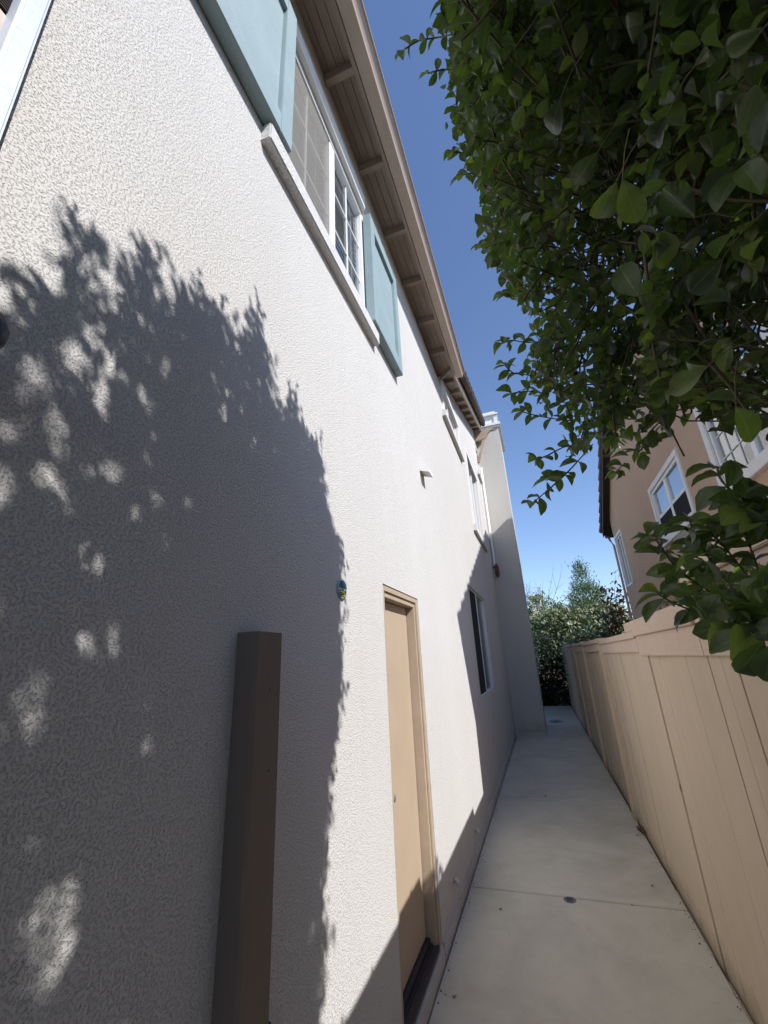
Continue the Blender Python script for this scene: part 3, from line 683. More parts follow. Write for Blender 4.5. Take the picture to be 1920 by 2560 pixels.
# ------------------------------------------------------------------ foliage builder
NS = 5
def leaf_template():
    v = []; uv = []
    prof = [0.08, 0.60, 0.94, 1.0, 0.80, 0.10]
    for i in range(NS+1):
        t = i/NS
        wd = prof[i]
        for sx in (-1, 0, 1):
            v.append((sx*wd*0.5, t, abs(sx)*wd)); uv.append((abs(sx)*1.0, t))
    f = []
    for i in range(NS):
        for j in range(2):
            a = i*3+j; f.append((a, a+1, a+4, a+3))
    return np.array(v), np.array(uv), np.array(f)
LT, LUV, LF = leaf_template()
def unit(a): return a/np.maximum(np.linalg.norm(a, axis=-1, keepdims=True), 1e-9)
def leaves_mesh(name, O, D, N, L, m, parent=None, aspect=0.60, fold=0.30, curl=0.36, tone=None):
    """O origins, D directions, N normals, L lengths"""
    n = len(O); D = unit(D); S = unit(np.cross(D, N)); N = np.cross(S, D)
    cu = curl*(0.4+1.2*rng.random(n)); fo = fold*(0.3+1.4*rng.random(n)); tw = rng.normal(0, .10, n)
    asp = aspect*(0.85+0.3*rng.random(n))
    x = LT[None, :, 0]*asp[:, None]; y = np.broadcast_to(LT[None, :, 1], x.shape)
    z = LT[None, :, 2]*asp[:, None]*fo[:, None] - cu[:, None]*y**2 + tw[:, None]*x*y*3
    yy = y - 0.35*(cu[:, None]**2)*y**3
    V = O[:, None, :] + L[:, None, None]*(x[..., None]*S[:, None, :] + yy[..., None]*D[:, None, :] + z[..., None]*N[:, None, :])
    V = V.reshape(-1, 3); k = LT.shape[0]
    F = (LF[None] + (np.arange(n)*k)[:, None, None]).reshape(-1, 4)
    me = bpy.data.meshes.new(name)
    me.vertices.add(len(V)); me.vertices.foreach_set('co', V.astype(np.float32).ravel())
    me.loops.add(F.size); me.loops.foreach_set('vertex_index', F.astype(np.int32).ravel())
    me.polygons.add(len(F)); me.polygons.foreach_set('loop_start', (np.arange(len(F))*4).astype(np.int32)); me.polygons.foreach_set('loop_total', np.full(len(F), 4, np.int32))
    me.update(calc_edges=True)
    me.polygons.foreach_set('use_smooth', np.ones(len(F), bool))
    at = me.attributes.new('leaf', 'FLOAT_VECTOR', 'POINT')
    if tone is None: tone = np.clip(rng.beta(2, 3.2, n)*1.15, 0, 1)
    A = np.zeros((n, k, 3), np.float32); A[:, :, 0] = tone[:, None]; A[:, :, 1] = LUV[None, :, 0]; A[:, :, 2] = LUV[None, :, 1]
    at.data.foreach_set('vector', A.ravel())
    me.materials.append(m); me.update()
    o = bpy.data.objects.new(name, me); C.objects.link(o)
    if parent is not None: o.parent = parent
    return o
def tubes_mesh(name, segs, m, parent, seg=5):
    t = MB()
    for pts, rad in segs: t.tube(pts, rad, seg, cap=False)
    me = bpy.data.meshes.new(name); me.from_pydata(t.v, [], t.f); me.materials.append(m)
    me.polygons.foreach_set('use_smooth', [True]*len(me.polygons))
    o = bpy.data.objects.new(name, me); C.objects.link(o); o.parent = parent
    return o
def inside(px, py, poly):
    poly = np.asarray(poly, float); r = np.zeros(px.shape, bool); j = len(poly)-1
    for i in range(len(poly)):
        xi, yi = poly[i]; xj, yj = poly[j]
        c = ((yi > py) != (yj > py)) & (px < (xj-xi)*(py-yi)/(yj-yi+1e-12)+xi)
        r ^= c; j = i
    return r
DS = 1920/1659.0
def project(Pt):
    c = (Pt - np.array(CAM)) @ ROT
    z = np.where(c[:, 2] > 0.02, c[:, 2], np.nan)
    return (960+FPX*c[:, 0]/z)/DS, (1280-FPX*c[:, 1]/z)/DS, c[:, 2]
def at(dx, dy, dist):                                     # point at a distance from the camera along a line of sight
    v = np.array([dx*DS-960, -(dy*DS-1280), FPX]); v /= np.linalg.norm(v)
    return np.array(CAM) + ROT @ v * dist

# ------------------------------------------------------------------ the overhanging tree
CROWN = [(940, -900), (945, -20), (960, 60), (988, 95), (985, 150), (978, 190), (1000, 215), (990, 260), (1005, 300), (1010, 345), (1030, 385), (1048, 410),
         (1045, 470), (1038, 530), (1050, 562), (1085, 578), (1100, 605), (1105, 640), (1125, 655), (1145, 690), (1150, 735), (1138, 770), (1150, 800), (1145, 850), (1180, 880),
         (1200, 915), (1215, 945), (1222, 990), (1228, 1008), (1250, 975), (1300, 985), (1345, 1025), (1400, 1020), (1428, 985), (1438, 950), (1480, 915), (1535, 922), (1590, 940), (1620, 930), (2400, 880), (2400, -900)]
LOWER = [(1480, 1125), (1500, 1113), (1525, 1145), (1545, 1185), (1600, 1215), (2400, 1190), (2400, 1345), (1640, 1352), (1590, 1345), (1540, 1338), (1500, 1320), (1470, 1305), (1445, 1280), (1435, 1240), (1425, 1200), (1400, 1172), (1392, 1152), (1415, 1148), (1440, 1165), (1475, 1175)]
MIDR = [(1548, 1012), (1565, 1002), (1580, 1022), (1590, 1068), (1620, 1075), (2400, 1060), (2400, 1120), (1640, 1098), (1600, 1102), (1560, 1092), (1548, 1050)]
SHADE = [(-9, -9), (-9, 2.70), (0.36, 2.40), (0.40, 2.50), (0.375, 2.56), (0.41, 2.62), (0.395, 2.73), (0.43, 2.79), (0.48, 2.80), (0.51, 2.66), (0.49, 2.57), (0.53, 2.44), (0.58, 2.50), (0.585, 2.66), (0.575, 2.90), (0.635, 2.94), (0.69, 2.84), (0.77, 2.90), (0.805, 3.02),
         (0.865, 2.93), (0.917, 3.03), (1.0, 2.87), (1.05, 3.10), (1.09, 3.22), (1.14, 3.10), (1.20, 3.02), (1.25, 2.78), (1.31, 2.78), (1.39, 2.93), (1.43, 2.98), (1.50, 2.80), (1.58, 2.76), (1.65, 2.86), (1.69, 2.62),
         (1.705, 2.50), (1.78, 2.42), (1.87, 2.34), (1.86, 2.10), (1.84, 1.86), (1.865, 1.68), (1.80, 1.50), (1.76, 1.33), (1.69, 1.08), (1.70, 0.9), (1.68, 0.7), (1.70, 0.56), (2.3, 0.52), (2.3, -9)]
HOLES = [(0.63, 1.97, .05), (0.70, 1.84, .05), (0.60, 1.73, .045), (0.85, 1.73, .03), (0.70, 1.30, .05), (0.62, 2.25, .05), (0.50, 2.42, .045), (0.82, 1.58, .03), (0.46, 2.28, .05), (0.58, 2.47, .045), (0.73, 2.62, .035),
         (0.98, 2.62, .03), (1.28, 2.60, .03), (0.56, 2.12, .035), (0.42, 2.15, .05), (0.50, 1.60, .04), (0.62, 1.48, .03), (1.12, 1.30, .025), (1.25, 1.45, .02), (1.52, 1.55, .02), (1.50, 1.20, .025), (1.02, 1.42, .02)]
HOLES += [(0.47, 2.70, .03), (0.52, 2.52, .035), (0.66, 2.78, .03), (0.44, 2.36, .04), (0.60, 2.36, .035), (0.68, 2.48, .03), (0.52, 2.28, .03), (0.40, 2.02, .04), (0.47, 1.90, .04), (0.78, 2.74, .025), (0.86, 2.66, .022), (0.95, 2.80, .02), (1.06, 2.86, .022), (1.16, 2.70, .022), (0.75, 2.30, .02), (1.36, 2.72, .022)]
_h = np.random.default_rng(5)
_hs = []
for (hy, hz, hr) in HOLES:
    for _k in range(5 if hr > 0.035 else 3 if hr > 0.024 else 1):
        _hs.append((hy+_h.normal(0, .50*hr), hz+_h.normal(0, .75*hr), hr*_h.uniform(.30, .55) if hr > .024 else hr*.7))
HOLES = _hs
HOLES += [(_h.uniform(.42, .95), _h.uniform(1.1, 2.45), _h.uniform(.014, .026)) for _ in range(30)] + [(_h.uniform(1.1, 1.72), _h.uniform(0.7, 1.7), _h.uniform(.010, .018)) for _ in range(16)]
def ok_points(Pt, holes=True, jit=None):
    dist = np.linalg.norm(Pt - np.array(CAM), axis=1)
    px, py, z = project(Pt)
    infr = (z > 0.02) & (px > -60) & (px < 1720) & (py > -60) & (py < 2280)
    if jit is not None: px = px + jit[:, 0]*220; py = py + jit[:, 1]*220
    px = np.nan_to_num(px, nan=-9e3); py = np.nan_to_num(py, nan=-9e3)
    vis = inside(px, py, CROWN) | inside(px, py, LOWER) | inside(px, py, MIDR)
    sy = Pt[:, 1] + 0.45*Pt[:, 0]; sz = Pt[:, 2] - 1.02*Pt[:, 0]; hy0, hz0 = sy, sz
    if jit is not None: sy = sy + jit[:, 2]; sz = sz + jit[:, 3]
    shd = inside(sy, sz, SHADE) | (sz < 0.5)
    if holes:
        for (hy, hz, hr) in HOLES: shd &= ((hy0-hy)**2 + ((hz0-hz)*0.7)**2) > (hr*(0.68+0.20*math.sin(hy*90)))**2
    free = ~infr & (Pt[:, 0] > 0.80)
    mind = np.where(infr & (px < 1380), 1.05, np.where(infr & (px < 1520) & (py < 1100), 0.8, 0.55))
    return (dist > mind) & (vis | free) & shd
tree = thing('overhanging_tree', 'large dark green small-leaved tree overhanging the fence at the upper right', 'tree')
# limbs
base = np.array([2.15, -0.15, -0.13])
segs = []
def limb(pts, r0, r1, n=10):
    pts = [np.array(p, float) for p in pts]; outp = []
    for i in range(n+1):
        t = i/n*(len(pts)-1); k = min(int(t), len(pts)-2); u = t-k
        p0, p1, p2, p3 = pts[max(k-1, 0)], pts[k], pts[k+1], pts[min(k+2, len(pts)-1)]
        outp.append(0.5*((2*p1)+(-p0+p2)*u+(2*p0-5*p1+4*p2-p3)*u*u+(-p0+3*p1-3*p2+p3)*u**3))
    return [tuple(q) for q in outp], [r0+(r1-r0)*i/n for i in range(n+1)]
tr = limb([base, (2.12, -0.12, 1.0), (2.0, -0.05, 1.9), (1.95, 0.0, 2.6)], 0.085, 0.055)
tubes_mesh('trunk', [tr], M['bark'], tree, 10)
limbs = [limb([(2.0, -0.05, 1.9), (1.75, 0.15, 2.4), (1.5, 0.25, 3.1), (1.3, 0.3, 4.1)], 0.022, 0.006),
         limb([(1.95, 0, 2.6), (1.9, -0.3, 3.4), (1.7, -0.5, 4.4)], 0.05, 0.014),
         limb([(1.98, -0.03, 2.2), (1.7, 0.45, 2.5), (1.4, 0.85, 2.7), (1.2, 1.1, 2.75)], 0.018, 0.004),
         limb([(2.05, -0.08, 1.7), (1.8, 0.3, 1.9), (1.55, 0.6, 2.0), (1.35, 0.9, 1.98)], 0.014, 0.004),
         limb([(1.95, 0, 2.6), (2.2, 0.3, 3.0), (2.3, 0.5, 3.5)], 0.045, 0.012),
         limb([(1.9, -0.3, 3.2), (1.5, -0.3, 3.6), (1.1, -0.4, 3.8)], 0.018, 0.006)]
allbr = list(limbs)
attach = np.array([p for l, _ in limbs for p in l[3:]])
# sprigs grown inside the crown
OO, DD, NN, LL, TT = [], [], [], [], []
JJ = []
twigs = []
def sprig(p0, d0, length, nl, lsize, keep=None, droop=0.35, tone=None, rad=0.0022):
    """a curved twig with opposite pairs of leaves"""
    d = d0/np.linalg.norm(d0); p = np.array(p0, float); pts = [p.copy()]
    st = length/nl; side = unit(np.cross(d, rng.normal(size=3)))
    for k in range(nl):
        d = d + np.array([0, 0, -droop/nl]) + rng.normal(0, 0.09, 3); d /= np.linalg.norm(d)
        p = p + d*st; pts.append(p.copy())
        side = unit(np.cross(d, np.cross(side, d) if k % 2 else side)); 
        if rng.random() < 0.10: continue
        for sg in (-1, 1):
            dl = unit(d*0.62 + sg*side*1.0 + rng.normal(0, .22, 3) + np.array([0, 0, -0.12]))
            nn = unit(np.array([0.15, -0.1, 1.0]) + rng.normal(0, .42, 3))
            s = lsize*(0.62+0.5*rng.random())*(1.0 - 0.35*(k/nl)**2)
            OO.append(p + dl*0.004); DD.append(dl); NN.append(nn); LL.append(s)
            TT.append(min(1, max(0, (tone if tone is not None else rng.beta(1.5, 2.3)) + (0.22*(k/nl)**2 if k > nl*0.6 else 0) + rng.normal(0, .05))))
    dl = unit(d + rng.normal(0, .2, 3)); OO.append(p); DD.append(dl); NN.append(unit(np.array([0, 0, 1.0])+rng.normal(0, .4, 3))); LL.append(lsize*0.7); TT.append(0.6+0.3*rng.random())
    twigs.append((pts[::2] + ([pts[-1]] if len(pts) % 2 == 0 else []), rad))
want = 15000
got = 0; batch = 0
while got < want and batch < 200:
    batch += 1
    Q = np.stack([0.78+1.9*rng.random(4000)**0.85, -1.0+3.2*rng.random(4000), 1.55+3.4*rng.random(4000)], 1)
    Q = Q[ok_points(Q)]
    if len(Q) == 0: continue
    qx, qy, qz = project(Q)
    inq = (qz > 0) & (np.abs(qx-830) < 860) & (np.abs(qy-1100) < 1150)
    Q = Q[inq | (rng.random(len(Q)) < 0.38)]
    # clumps: keep points where a smooth random field is high
    fld = np.sin(Q[:, 0]*9.1+1.3)*np.sin(Q[:, 1]*7.3+0.4)*np.sin(Q[:, 2]*8.2+2.1)
    Q = Q[(fld > -0.42) | (rng.random(len(Q)) < 0.45)]
    for q in Q[:420]:
        if got >= want: break
        a = attach[np.argmin(((attach-q)**2).sum(1))]
        outw = q - a; outw = outw/np.linalg.norm(outw) + rng.normal(0, .45, 3)
        outw[0] -= 0.15
        n0 = len(OO); tq = 0.30+0.25*rng.random() if (q[0] < 1.12 and rng.random() < .7) else None
        sprig(q, outw, 0.11+0.09*rng.random(), int(rng.integers(4, 8)), 0.034+0.013*rng.random(), droop=0.5*rng.random(), tone=tq)
        j_ = rng.normal(0, 1, 4)*np.array([.05, .05, .045, .05]); JJ += [j_]*(len(OO)-n0)
        got += 1
        if rng.random() < 0.30 and np.linalg.norm(a-q) < 0.45:
            mid = (a+q)/2 + rng.normal(0, .05, 3) + np.array([0, 0, 0.03])
            twigs.append(([a, (a+mid)/2, mid, (mid+q)/2+rng.normal(0, .01, 3), q], 0.0022))
OOa, DDa, NNa, LLa, TTa = map(np.array, (OO, DD, NN, LL, TT))
ends = OOa + DDa*LLa[:, None]*0.75
JJ = np.array(JJ); keep = ok_points(OOa, jit=JJ) & ok_points(ends, jit=JJ)
OOa, DDa, NNa, LLa, TTa = OOa[keep], DDa[keep], NNa[keep], LLa[keep], TTa[keep]
def seg_ok(pts):
    A = np.array(pts); return ok_points(A, holes=False).all()
twigs = [t for t in twigs if seg_ok(t[0])]
# long shoots that stand out of the crown: (path in sight lines, distance, leaf size, pairs)
OO, DD, NN, LL, TT = [], [], [], [], []
SHOOTS = [([(975, 75), (940, 82), (905, 88), (872, 108)], 1.75, 0.036, 6), ([(1000, 160), (965, 150), (925, 158)], 1.65, 0.034, 4), ([(1010, 270), (990, 240), (985, 210)], 1.6, 0.034, 3),
          ([(1040, 330), (1005, 330), (980, 328)], 1.5, 0.036, 3), ([(1050, 380), (1020, 375), (998, 378)], 1.5, 0.036, 3), ([(1070, 530), (1050, 535), (1036, 528)], 1.45, 0.036, 3), ([(1130, 640), (1105, 640), (1090, 632)], 1.45, 0.034, 3),
          ([(1180, 735), (1140, 740), (1105, 735), (1085, 742)], 1.35, 0.038, 5), ([(1200, 830), (1150, 812), (1110, 806), (1092, 790)], 1.3, 0.038, 5), ([(1180, 850), (1140, 845), (1105, 850)], 1.3, 0.04, 4),
          ([(1245, 910), (1200, 905), (1160, 898), (1130, 890)], 1.25, 0.036, 5), ([(1260, 960), (1220, 965), (1180, 985), (1160, 990)], 1.2, 0.036, 4),
          ([(1280, 960), (1240, 1005), (1205, 1040), (1170, 1070), (1152, 1085)], 1.15, 0.042, 5), ([(1245, 1000), (1215, 1030), (1185, 1035)], 1.15, 0.040, 3),
          ([(1350, 1000), (1330, 1020)], 1.2, 0.036, 3), ([(1450, 930), (1465, 960), (1478, 985)], 1.1, 0.0, 0),
          ([(1600, 1290), (1550, 1230), (1515, 1180), (1495, 1140), (1490, 1118)], 0.92, 0.046, 7), ([(1580, 1300), (1520, 1270), (1460, 1225), (1420, 1170), (1398, 1156)], 0.95, 0.046, 8),
          ([(1560, 1330), (1500, 1320), (1450, 1300), (1425, 1285)], 0.92, 0.048, 5), ([(1620, 1250), (1580, 1200), (1550, 1165), (1530, 1150)], 0.90, 0.046, 5), ([(1640, 1240), (1620, 1180), (1600, 1140)], 0.88, 0.045, 4),
          ([(1680, 1110), (1640, 1085), (1600, 1075), (1560, 1040), (1550, 1012)], 0.85, 0.046, 6), ([(1690, 1060), (1650, 1070), (1600, 1095)], 0.82, 0.046, 4), ([(1700, 1150), (1660, 1135), (1630, 1130)], 0.82, 0.044, 3),
          ([(1680, 1280), (1640, 1300), (1600, 1330), (1580, 1350)], 0.78, 0.05, 5), ([(1690, 1330), (1650, 1340), (1620, 1370)], 0.7, 0.05, 3)]
for ys_, zs_ in ((0.43, 2.82), (0.475, 2.84), (0.40, 2.60), (0.60, 2.98), (0.655, 2.97), (0.80, 3.05), (0.87, 3.0), (0.93, 3.07), (1.07, 3.18), (1.10, 3.27), (1.15, 3.20), (1.21, 3.05), (1.38, 3.0), (1.43, 3.03), (1.49, 2.92), (1.62, 2.86), (1.67, 2.92), (1.70, 2.66)):  # shoots above the view, placed for the feathered shadow they cast on the wall
    X_ = rng.uniform(1.05, 1.25); tip = np.array([X_, ys_-0.45*X_, zs_+1.02*X_]); b0_ = tip + np.array([rng.uniform(-.03, .06), rng.uniform(-.05, .03), -rng.uniform(.34, .46)])
    if not ok_points(np.stack([b0_, (b0_+tip)/2]), holes=False)[0]: continue
    sp, rr = limb([b0_, (b0_*.5+tip*.5)+rng.normal(0, .012, 3), tip], 0.0024, 0.001, 12); twigs.append((sp, 0.0016)); sp = [np.array(q) for q in sp]
    for k in range(1, 12):
        for sg in (-1, 1):
            if rng.random() < .15: continue
            dl = unit(np.array([0, 0, .7])+sg*unit(rng.normal(0, 1, 3)*np.array([1, 1, .2]))); OO.append(sp[k]); DD.append(dl); NN.append(unit(rng.normal(0, 1, 3)+np.array([.6, -.3, .6]))); LL.append(0.042*(1.05-0.5*(k/12)**2)*rng.uniform(.8, 1.1)); TT.append(rng.uniform(.3, .8))
for path, dist, ls, npair in SHOOTS:
    pts = [at(x, y, dist + 0.05*math.sin(i*1.7)) for i, (x, y) in enumerate(path)]
    sp, rr = limb(pts, 0.0024, 0.0010, max(6, npair*2)); twigs.append((sp, 0.0019))
    sp = [np.array(q) for q in sp]
    for k in range(npair):
        idx = (k+1)*(len(sp)-1)/max(npair, 1); i0 = int(min(idx, len(sp)-1)); q = sp[i0]; d = unit(sp[i0]-sp[max(i0-1, 0)])
        side = unit(np.cross(d, np.array([0.3, 1.0, 0.2]) if k % 2 else np.array([0.2, 0.2, 1.0])))
        for sg in (-1, 1):
            dl = unit(d*0.6+sg*side+rng.normal(0, .2, 3)); OO.append(q); DD.append(dl); NN.append(unit(np.array([0.3, -0.8, 0.7])+rng.normal(0, .4, 3))); LL.append(ls*(0.75+0.4*rng.random())); TT.append(0.35+0.5*(k/max(npair, 1))*rng.random())
    if npair: OO.append(sp[-1]); DD.append(unit(sp[-1]-sp[-2])); NN.append(unit(np.array([0.3, -0.8, 0.7]))); LL.append(ls); TT.append(0.85)
# three big hanging leaves close to the camera at the right edge, and some large near ones above
for (x0, y0, x1, y1, dist, tone) in ((1650, 1385, 1592, 1470, .62, .35), (1668, 1392, 1655, 1490, .60, .4), (1535, 1345, 1600, 1395, .72, .9), (1330, 395, 1285, 490, .62, .75), (1345, 390, 1380, 490, .60, .85), (1210, 215, 1180, 310, .8, .2), (1290, 330, 1230, 410, .75, .3),
        (1650, 60, 1560, 110, .5, .7), (1640, 330, 1660, 200, .48, .15), (1645, 420, 1600, 330, .5, .6), (1500, 470, 1430, 400, .6, .15), (1560, 560, 1480, 640, .6, .2), (1520, 800, 1440, 850, .62, .8), (1530, 790, 1470, 800, .6, .9), (1590, 880, 1640, 960, .55, .7), (1440, 250, 1400, 330, .6, .2), (1380, 640, 1320, 560, .7, .3)):
    a, b_ = at(x0, y0, dist), at(x1, y1, dist*1.02); L = np.linalg.norm(b_-a)
    OO.append(a); DD.append((b_-a)/L); NN.append(unit(np.array(CAM)-a + rng.normal(0, .25, 3)*0.5)); LL.append(min(L, 0.068)); TT.append(tone)
    q = a - (b_-a)/L*0.03 + np.array([0.02, 0, 0.02]); twigs.append(([tuple(a), tuple((a+q)/2+np.array([0, 0, .006])), tuple(q)], 0.0007))
OOa = np.vstack([OOa, OO]); DDa = np.vstack([DDa, DD]); NNa = np.vstack([NNa, NN]); LLa = np.concatenate([LLa, LL]); TTa = np.concatenate([TTa, TT])
print('tree leaves', len(OOa), 'sprigs', got, 'twigs', len(twigs))
leaves_mesh('crown', OOa, DDa, NNa, LLa, M['leaf'], tree, tone=TTa)
tubes_mesh('limbs', limbs, M['bark'], tree, 8)
tubes_mesh('twigs', twigs, M['twig'], tree, 4)

# ------------------------------------------------------------------ shrubs and trees at the far end
def bush(name, label, cat, blobs, n, L, m, trunk=None, group=None, updir=0.5, aspect=0.42, seed=0, stem_r=0.03):
    t = thing(name, label, cat, group); Os, Ds = [], []
    tot = sum(b[3]*b[4]*b[5] for b in blobs)**1.0
    for (cx, cy_, cz, rx, ry, rz) in blobs:
        k = max(260, int(n*(rx*ry*rz)/tot))
        kc = max(4, k//18)
        u = unit(rng.normal(size=(kc, 3))); r = (0.45+0.55*rng.random(kc)**0.5)[:, None]
        cen = np.array([cx, cy_, cz]) + u*r*np.array([rx, ry, rz])
        idx = rng.integers(0, kc, k)
        off = rng.normal(0, 1, (k, 3))*L*1.3
        Os.append(cen[idx]+off); Ds.append(unit(u[idx]+np.array([0, 0, updir])+rng.normal(0, .55, (k, 3))))
    Os = np.vstack(Os); Ds = np.vstack(Ds); ok = Os[:, 2] > -0.1; Os, Ds = Os[ok], Ds[ok]
    Nn = unit(np.array([0, -0.4, 1.0])+rng.normal(0, .6, Os.shape)); Ln = L*(0.6+0.7*rng.random(len(Os)))
    leaves_mesh('crown', Os, Ds, Nn, Ln, m, t, aspect=aspect)
    seg_ = []
    b0 = blobs[0]
    for b in blobs:
        seg_.append(limb([(b0[0], b0[1], -0.13), ((b0[0]+b[0])/2, (b0[1]+b[1])/2, b[2]*0.5), (b[0], b[1], b[2]+b[5]*0.4)], stem_r, stem_r*0.3, 6))
    tubes_mesh('trunk', seg_, M['bark'], t, 6)
    return t
def bat(dx, dy, Y):                                       # where a sight line crosses the plane at distance Y
    v = ROT @ np.array([dx*DS-960, -(dy*DS-1280), FPX]); return np.array(CAM)+v*(Y/v[1])
c = bat(1195, 1450, 18.6)
bush('hedge', 'dark green hedge in shade closing the far end of the path', 'hedge', [(0.55, 18.9, 1.0, 1.1, 0.55, 1.2), (1.35, 18.8, 0.9, 0.9, 0.5, 1.1), (0.9, 19.0, 1.8, 1.1, 0.5, 0.75), (-0.7, 19.0, 1.1, 1.1, 0.6, 1.4), (-0.9, 15.9, 1.6, 0.9, 1.2, 1.8), (-0.2, 17.6, 1.8, 0.9, 0.8, 1.6), (1.0, 18.8, 0.35, 1.2, 0.4, 0.5)], 62000, 0.085, M['leaf_dark'])  # blobs left behind the chimney are added to shade the far fence end
s1 = [(*bat(1290, 1385, 19.5), 1.1, 1.0, 0.75), (*bat(1215, 1365, 20.0), 0.7, 0.8, 0.6), (*bat(1335, 1370, 19.5), 0.7, 0.8, 0.75), (*bat(1262, 1335, 20), 0.45, 0.5, 0.40), (*bat(1195, 1340, 20), 0.28, 0.3, 0.35), (*bat(1318, 1330, 20), 0.3, 0.3, 0.4), (*bat(1300, 1420, 19), 1.6, 0.9, 0.6), (2.6, 16.6, 1.75, 0.7, 1.6, 0.55)]  # last blob is added behind the fence to keep sky light off its end
s1 = [(a, b_, max(z, 1.3), r1, r2, r3) for a, b_, z, r1, r2, r3 in s1]
bush('shrub', 'big grey green sunlit shrub rising above the end of the fence', 'shrub', s1, 13000, 0.19, M['leaf_sage'])
c = bat(1253, 1225, 24.0)
bush('conifer_tree', 'slender pale green conifer tip behind the big grey shrub', 'tree', [(c[0], 24, c[2]-3.2, 1.3, 1.2, 1.5), (c[0], 24, c[2]-1.7, 0.85, 0.8, 0.9), (c[0]+0.05, 24, c[2]-0.95, 0.50, 0.45, 0.7), (c[0]-0.02, 24, c[2]-0.35, 0.24, 0.24, 0.45), (c[0]-0.02, 24, c[2]-0.05, 0.10, 0.10, 0.3)], 14000, 0.12, M['leaf_conifer'], updir=1.0, aspect=0.3)
c = bat(1170, 1310, 23.0)
bush('small_tree', 'yellow green small tree left of the big shrub by the chimney', 'tree', [(c[0], 23, c[2]-0.4, 1.0, 0.9, 0.9), (c[0]+0.4, 23, c[2]-1.6, 1.2, 1, 1.1), (c[0]-0.8, 23, c[2]-1.5, 0.9, 0.9, 1.0)], 6000, 0.15, M['leaf_conifer'], aspect=0.35)
# red-leaved shoots
def nandina(name, label, base_, tips, L, m, n=14):
    t = thing(name, label, 'shrub'); Os, Ds, seg_ = [], [], []
    for tp in tips:
        b0 = np.array(base_); tp = np.array(tp); mid = (b0+tp)/2+rng.normal(0, .05, 3)
        sp, rr = limb([b0, mid, tp], 0.012, 0.004, 8); seg_.append((sp, rr))
        for k in range(n):
            u = 0.45+0.55*k/n; q = np.array(sp[int(u*8)])+rng.normal(0, .03, 3)
            for s_ in range(4):
                d_ = unit(rng.normal(0, 1, 3)*np.array([1, 1, .6])+np.array([0, 0, .35])); Os.append(q+d_*L*rng.uniform(.3, 2.2)); Ds.append(unit(d_+rng.normal(0, .4, 3)))
    Os, Ds = np.array(Os), np.array(Ds)
    leaves_mesh('foliage', Os, Ds, unit(np.array([0, -.3, 1])+rng.normal(0, .5, Os.shape)), L*(0.7+0.6*rng.random(len(Os))), m, t, aspect=0.36)
    tubes_mesh('stem', seg_, M['twig'], t, 5); return t
Y = 15.5
nandina('red_leaf_shrub', 'dark red leaved shoots standing above the grey shrub left of the brown house', bat(1325, 1440, Y), [bat(1330, 1245, Y), bat(1310, 1270, Y), bat(1350, 1275, Y), bat(1322, 1320, Y), bat(1345, 1330, Y)], 0.19, M['leaf_red'], 16)
Y = 9.5
nandina('red_leaf_shrub', 'thin reddish shrub against the brown house wall behind the fence', bat(1395, 1420, Y), [bat(1428, 1300, Y), bat(1400, 1320, Y), bat(1450, 1335, Y), bat(1385, 1345, Y), bat(1420, 1355, Y), bat(1440, 1370, Y)], 0.085, M['leaf_red'], 7)
# fallen leaves and a weed on the path
for k, (x, y) in enumerate(((0.12, 3.05), (1.30, 3.15), (1.22, 4.28), (0.62, 6.9), (1.42, 4.62), (0.30, 4.0), (1.50, 5.7), (0.95, 8.4))):
    a = rng.uniform(0, 6.28)
    lf = leaves_mesh('fallen_leaf', np.array([[x, y, 0.004]]), np.array([[math.cos(a), math.sin(a), 0.05]]), np.array([[0.1, 0, 1.0]]), np.array([rng.uniform(.025, .038)]), M['leaf_dead'], tone=np.array([rng.random()]))
    tag(lf, 'small dry brown leaf lying on the concrete ' + ('in front of the door', 'near the fence before the drain', 'at the fence end of the drain joint', 'at the second path joint', 'just past the drain by the fence', 'just before the drain by the house wall', 'beside the dry weed', 'farthest down the path')[k], 'leaf', 'fallen leaves on the path')
n_ = 420; ly = rng.uniform(0.5, 12, n_); sd_ = rng.random(n_) < .6
O_ = np.stack([np.where(sd_, 1.575-np.abs(rng.normal(0, .022, n_)), 0.032+np.abs(rng.normal(0, .018, n_))), ly, np.full(n_, .003)], 1)
lt = leaves_mesh('leaf_litter', O_, unit(rng.normal(0, 1, (n_, 3))*np.array([1, 1, .1])), unit(rng.normal(0, .3, (n_, 3))+np.array([0, 0, 1.0])), rng.uniform(.006, .016, n_), M['leaf_dead'])
tag(lt, 'fine dry leaf bits gathered along both edges of the path', 'leaf litter', kind='stuff')
wd = thing('weed', 'small dry weed growing where the fence meets the path', 'plant')
n_ = 60; O_ = np.stack([1.572+rng.normal(0, .008, n_), 5.80+rng.normal(0, .05, n_), np.abs(rng.normal(0, .015, n_))], 1)
leaves_mesh('leaves', O_, unit(rng.normal(0, 1, (n_, 3))*np.array([.5, 1, .2])+np.array([-.3, 0, 1.0])), rng.normal(0, 1, (n_, 3)), rng.uniform(.02, .05, n_), M['leaf_dead'], wd, aspect=0.25)
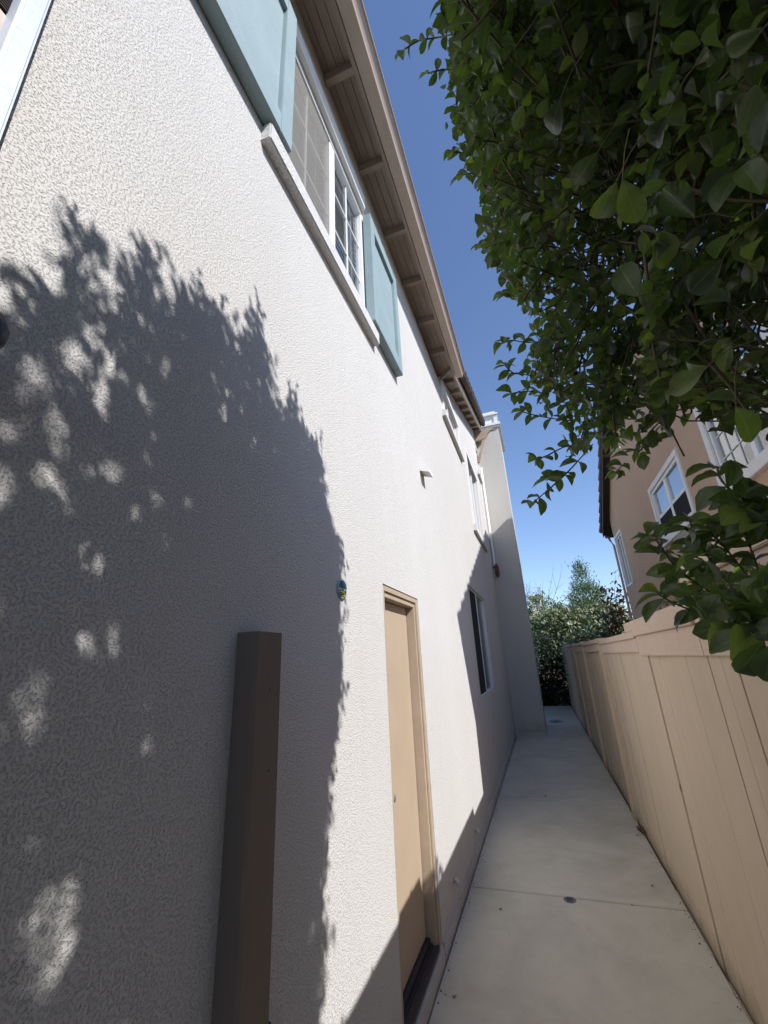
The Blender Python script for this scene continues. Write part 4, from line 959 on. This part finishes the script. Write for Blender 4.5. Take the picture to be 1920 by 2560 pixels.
# bare twiggy tree
t = thing('bare_tree', 'small leafless tree with fine grey twigs against the sky', 'tree')
b0 = bat(1185, 1420, 27.0); seg_ = []
tp0 = bat(1182, 1330, 27.0); seg_.append(limb([(b0[0], 27, -0.13), b0, tp0], 0.07, 0.03, 8))
trk = tubes_mesh('trunk', seg_, M['twig'], t, 6); seg_ = []
for k in range(16):
    a = rng.uniform(-1.0, 1.0); d_ = np.array([math.sin(a), rng.normal(0, .4), math.cos(a)]); L = rng.uniform(1.0, 2.2)
    e = tp0+d_*L; mdl = tp0+d_*L*.5+rng.normal(0, .08, 3); seg_.append(limb([tp0-np.array([0, 0, rng.uniform(0, .5)]), mdl, e], 0.018, 0.006, 6))
    for j in range(5):
        s0 = mdl+(e-mdl)*rng.random(); e2 = s0+(d_+rng.normal(0, .6, 3))*rng.uniform(.3, .7); seg_.append(limb([s0, (s0+e2)/2+rng.normal(0, .03, 3), e2], 0.008, 0.004, 3))
tubes_mesh('branches', seg_, M['twig'], t, 4)
# distant house roof
fh = thing('distant_house', 'distant house with a pale tiled roof low beside the chimney', 'house')
a = bat(1150, 1345, 30.0); b_ = bat(1165, 1310, 34.0)
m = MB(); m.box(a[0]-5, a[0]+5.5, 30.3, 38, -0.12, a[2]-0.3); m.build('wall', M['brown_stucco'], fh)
m = MB()
z0, z1 = bat(1150, 1372, 30.0)[2], bat(1150, 1322, 30.0)[2]+0.4
slab(m, [(a[0]-6, 29.8, z0), (a[0]+6, 29.8, z0), (a[0]+6, 34.2, z1), (a[0]-6, 34.2, z1)], 0.12)
slab(m, [(a[0]-6, 34.2, z1), (a[0]+6, 34.2, z1), (a[0]+6, 38.6, z0), (a[0]-6, 38.6, z0)], 0.12)
rfm = m.build('roof', M['roof_far'], fh)
m = MB()
for k in range(40):
    x = a[0]-6+0.3*k; m.tube([(x+.15, 29.75, z0+0.13), (x+.15, 34.2, z1+0.13)], 0.09, 6)
m.build('roof_tiles', M['roof_far'], rfm)
m = MB(); cx_, cz_ = bat(1158, 1298, 33.5)[0], bat(1158, 1290, 33.5)[2]; m.box(cx_-0.45, cx_+0.45, 33.2, 34, z1-0.5, cz_); m.box(cx_-0.55, cx_+0.55, 33.1, 34.1, cz_+0.001, cz_+0.15); m.build('chimney', M['stucco_fine'], rfm)
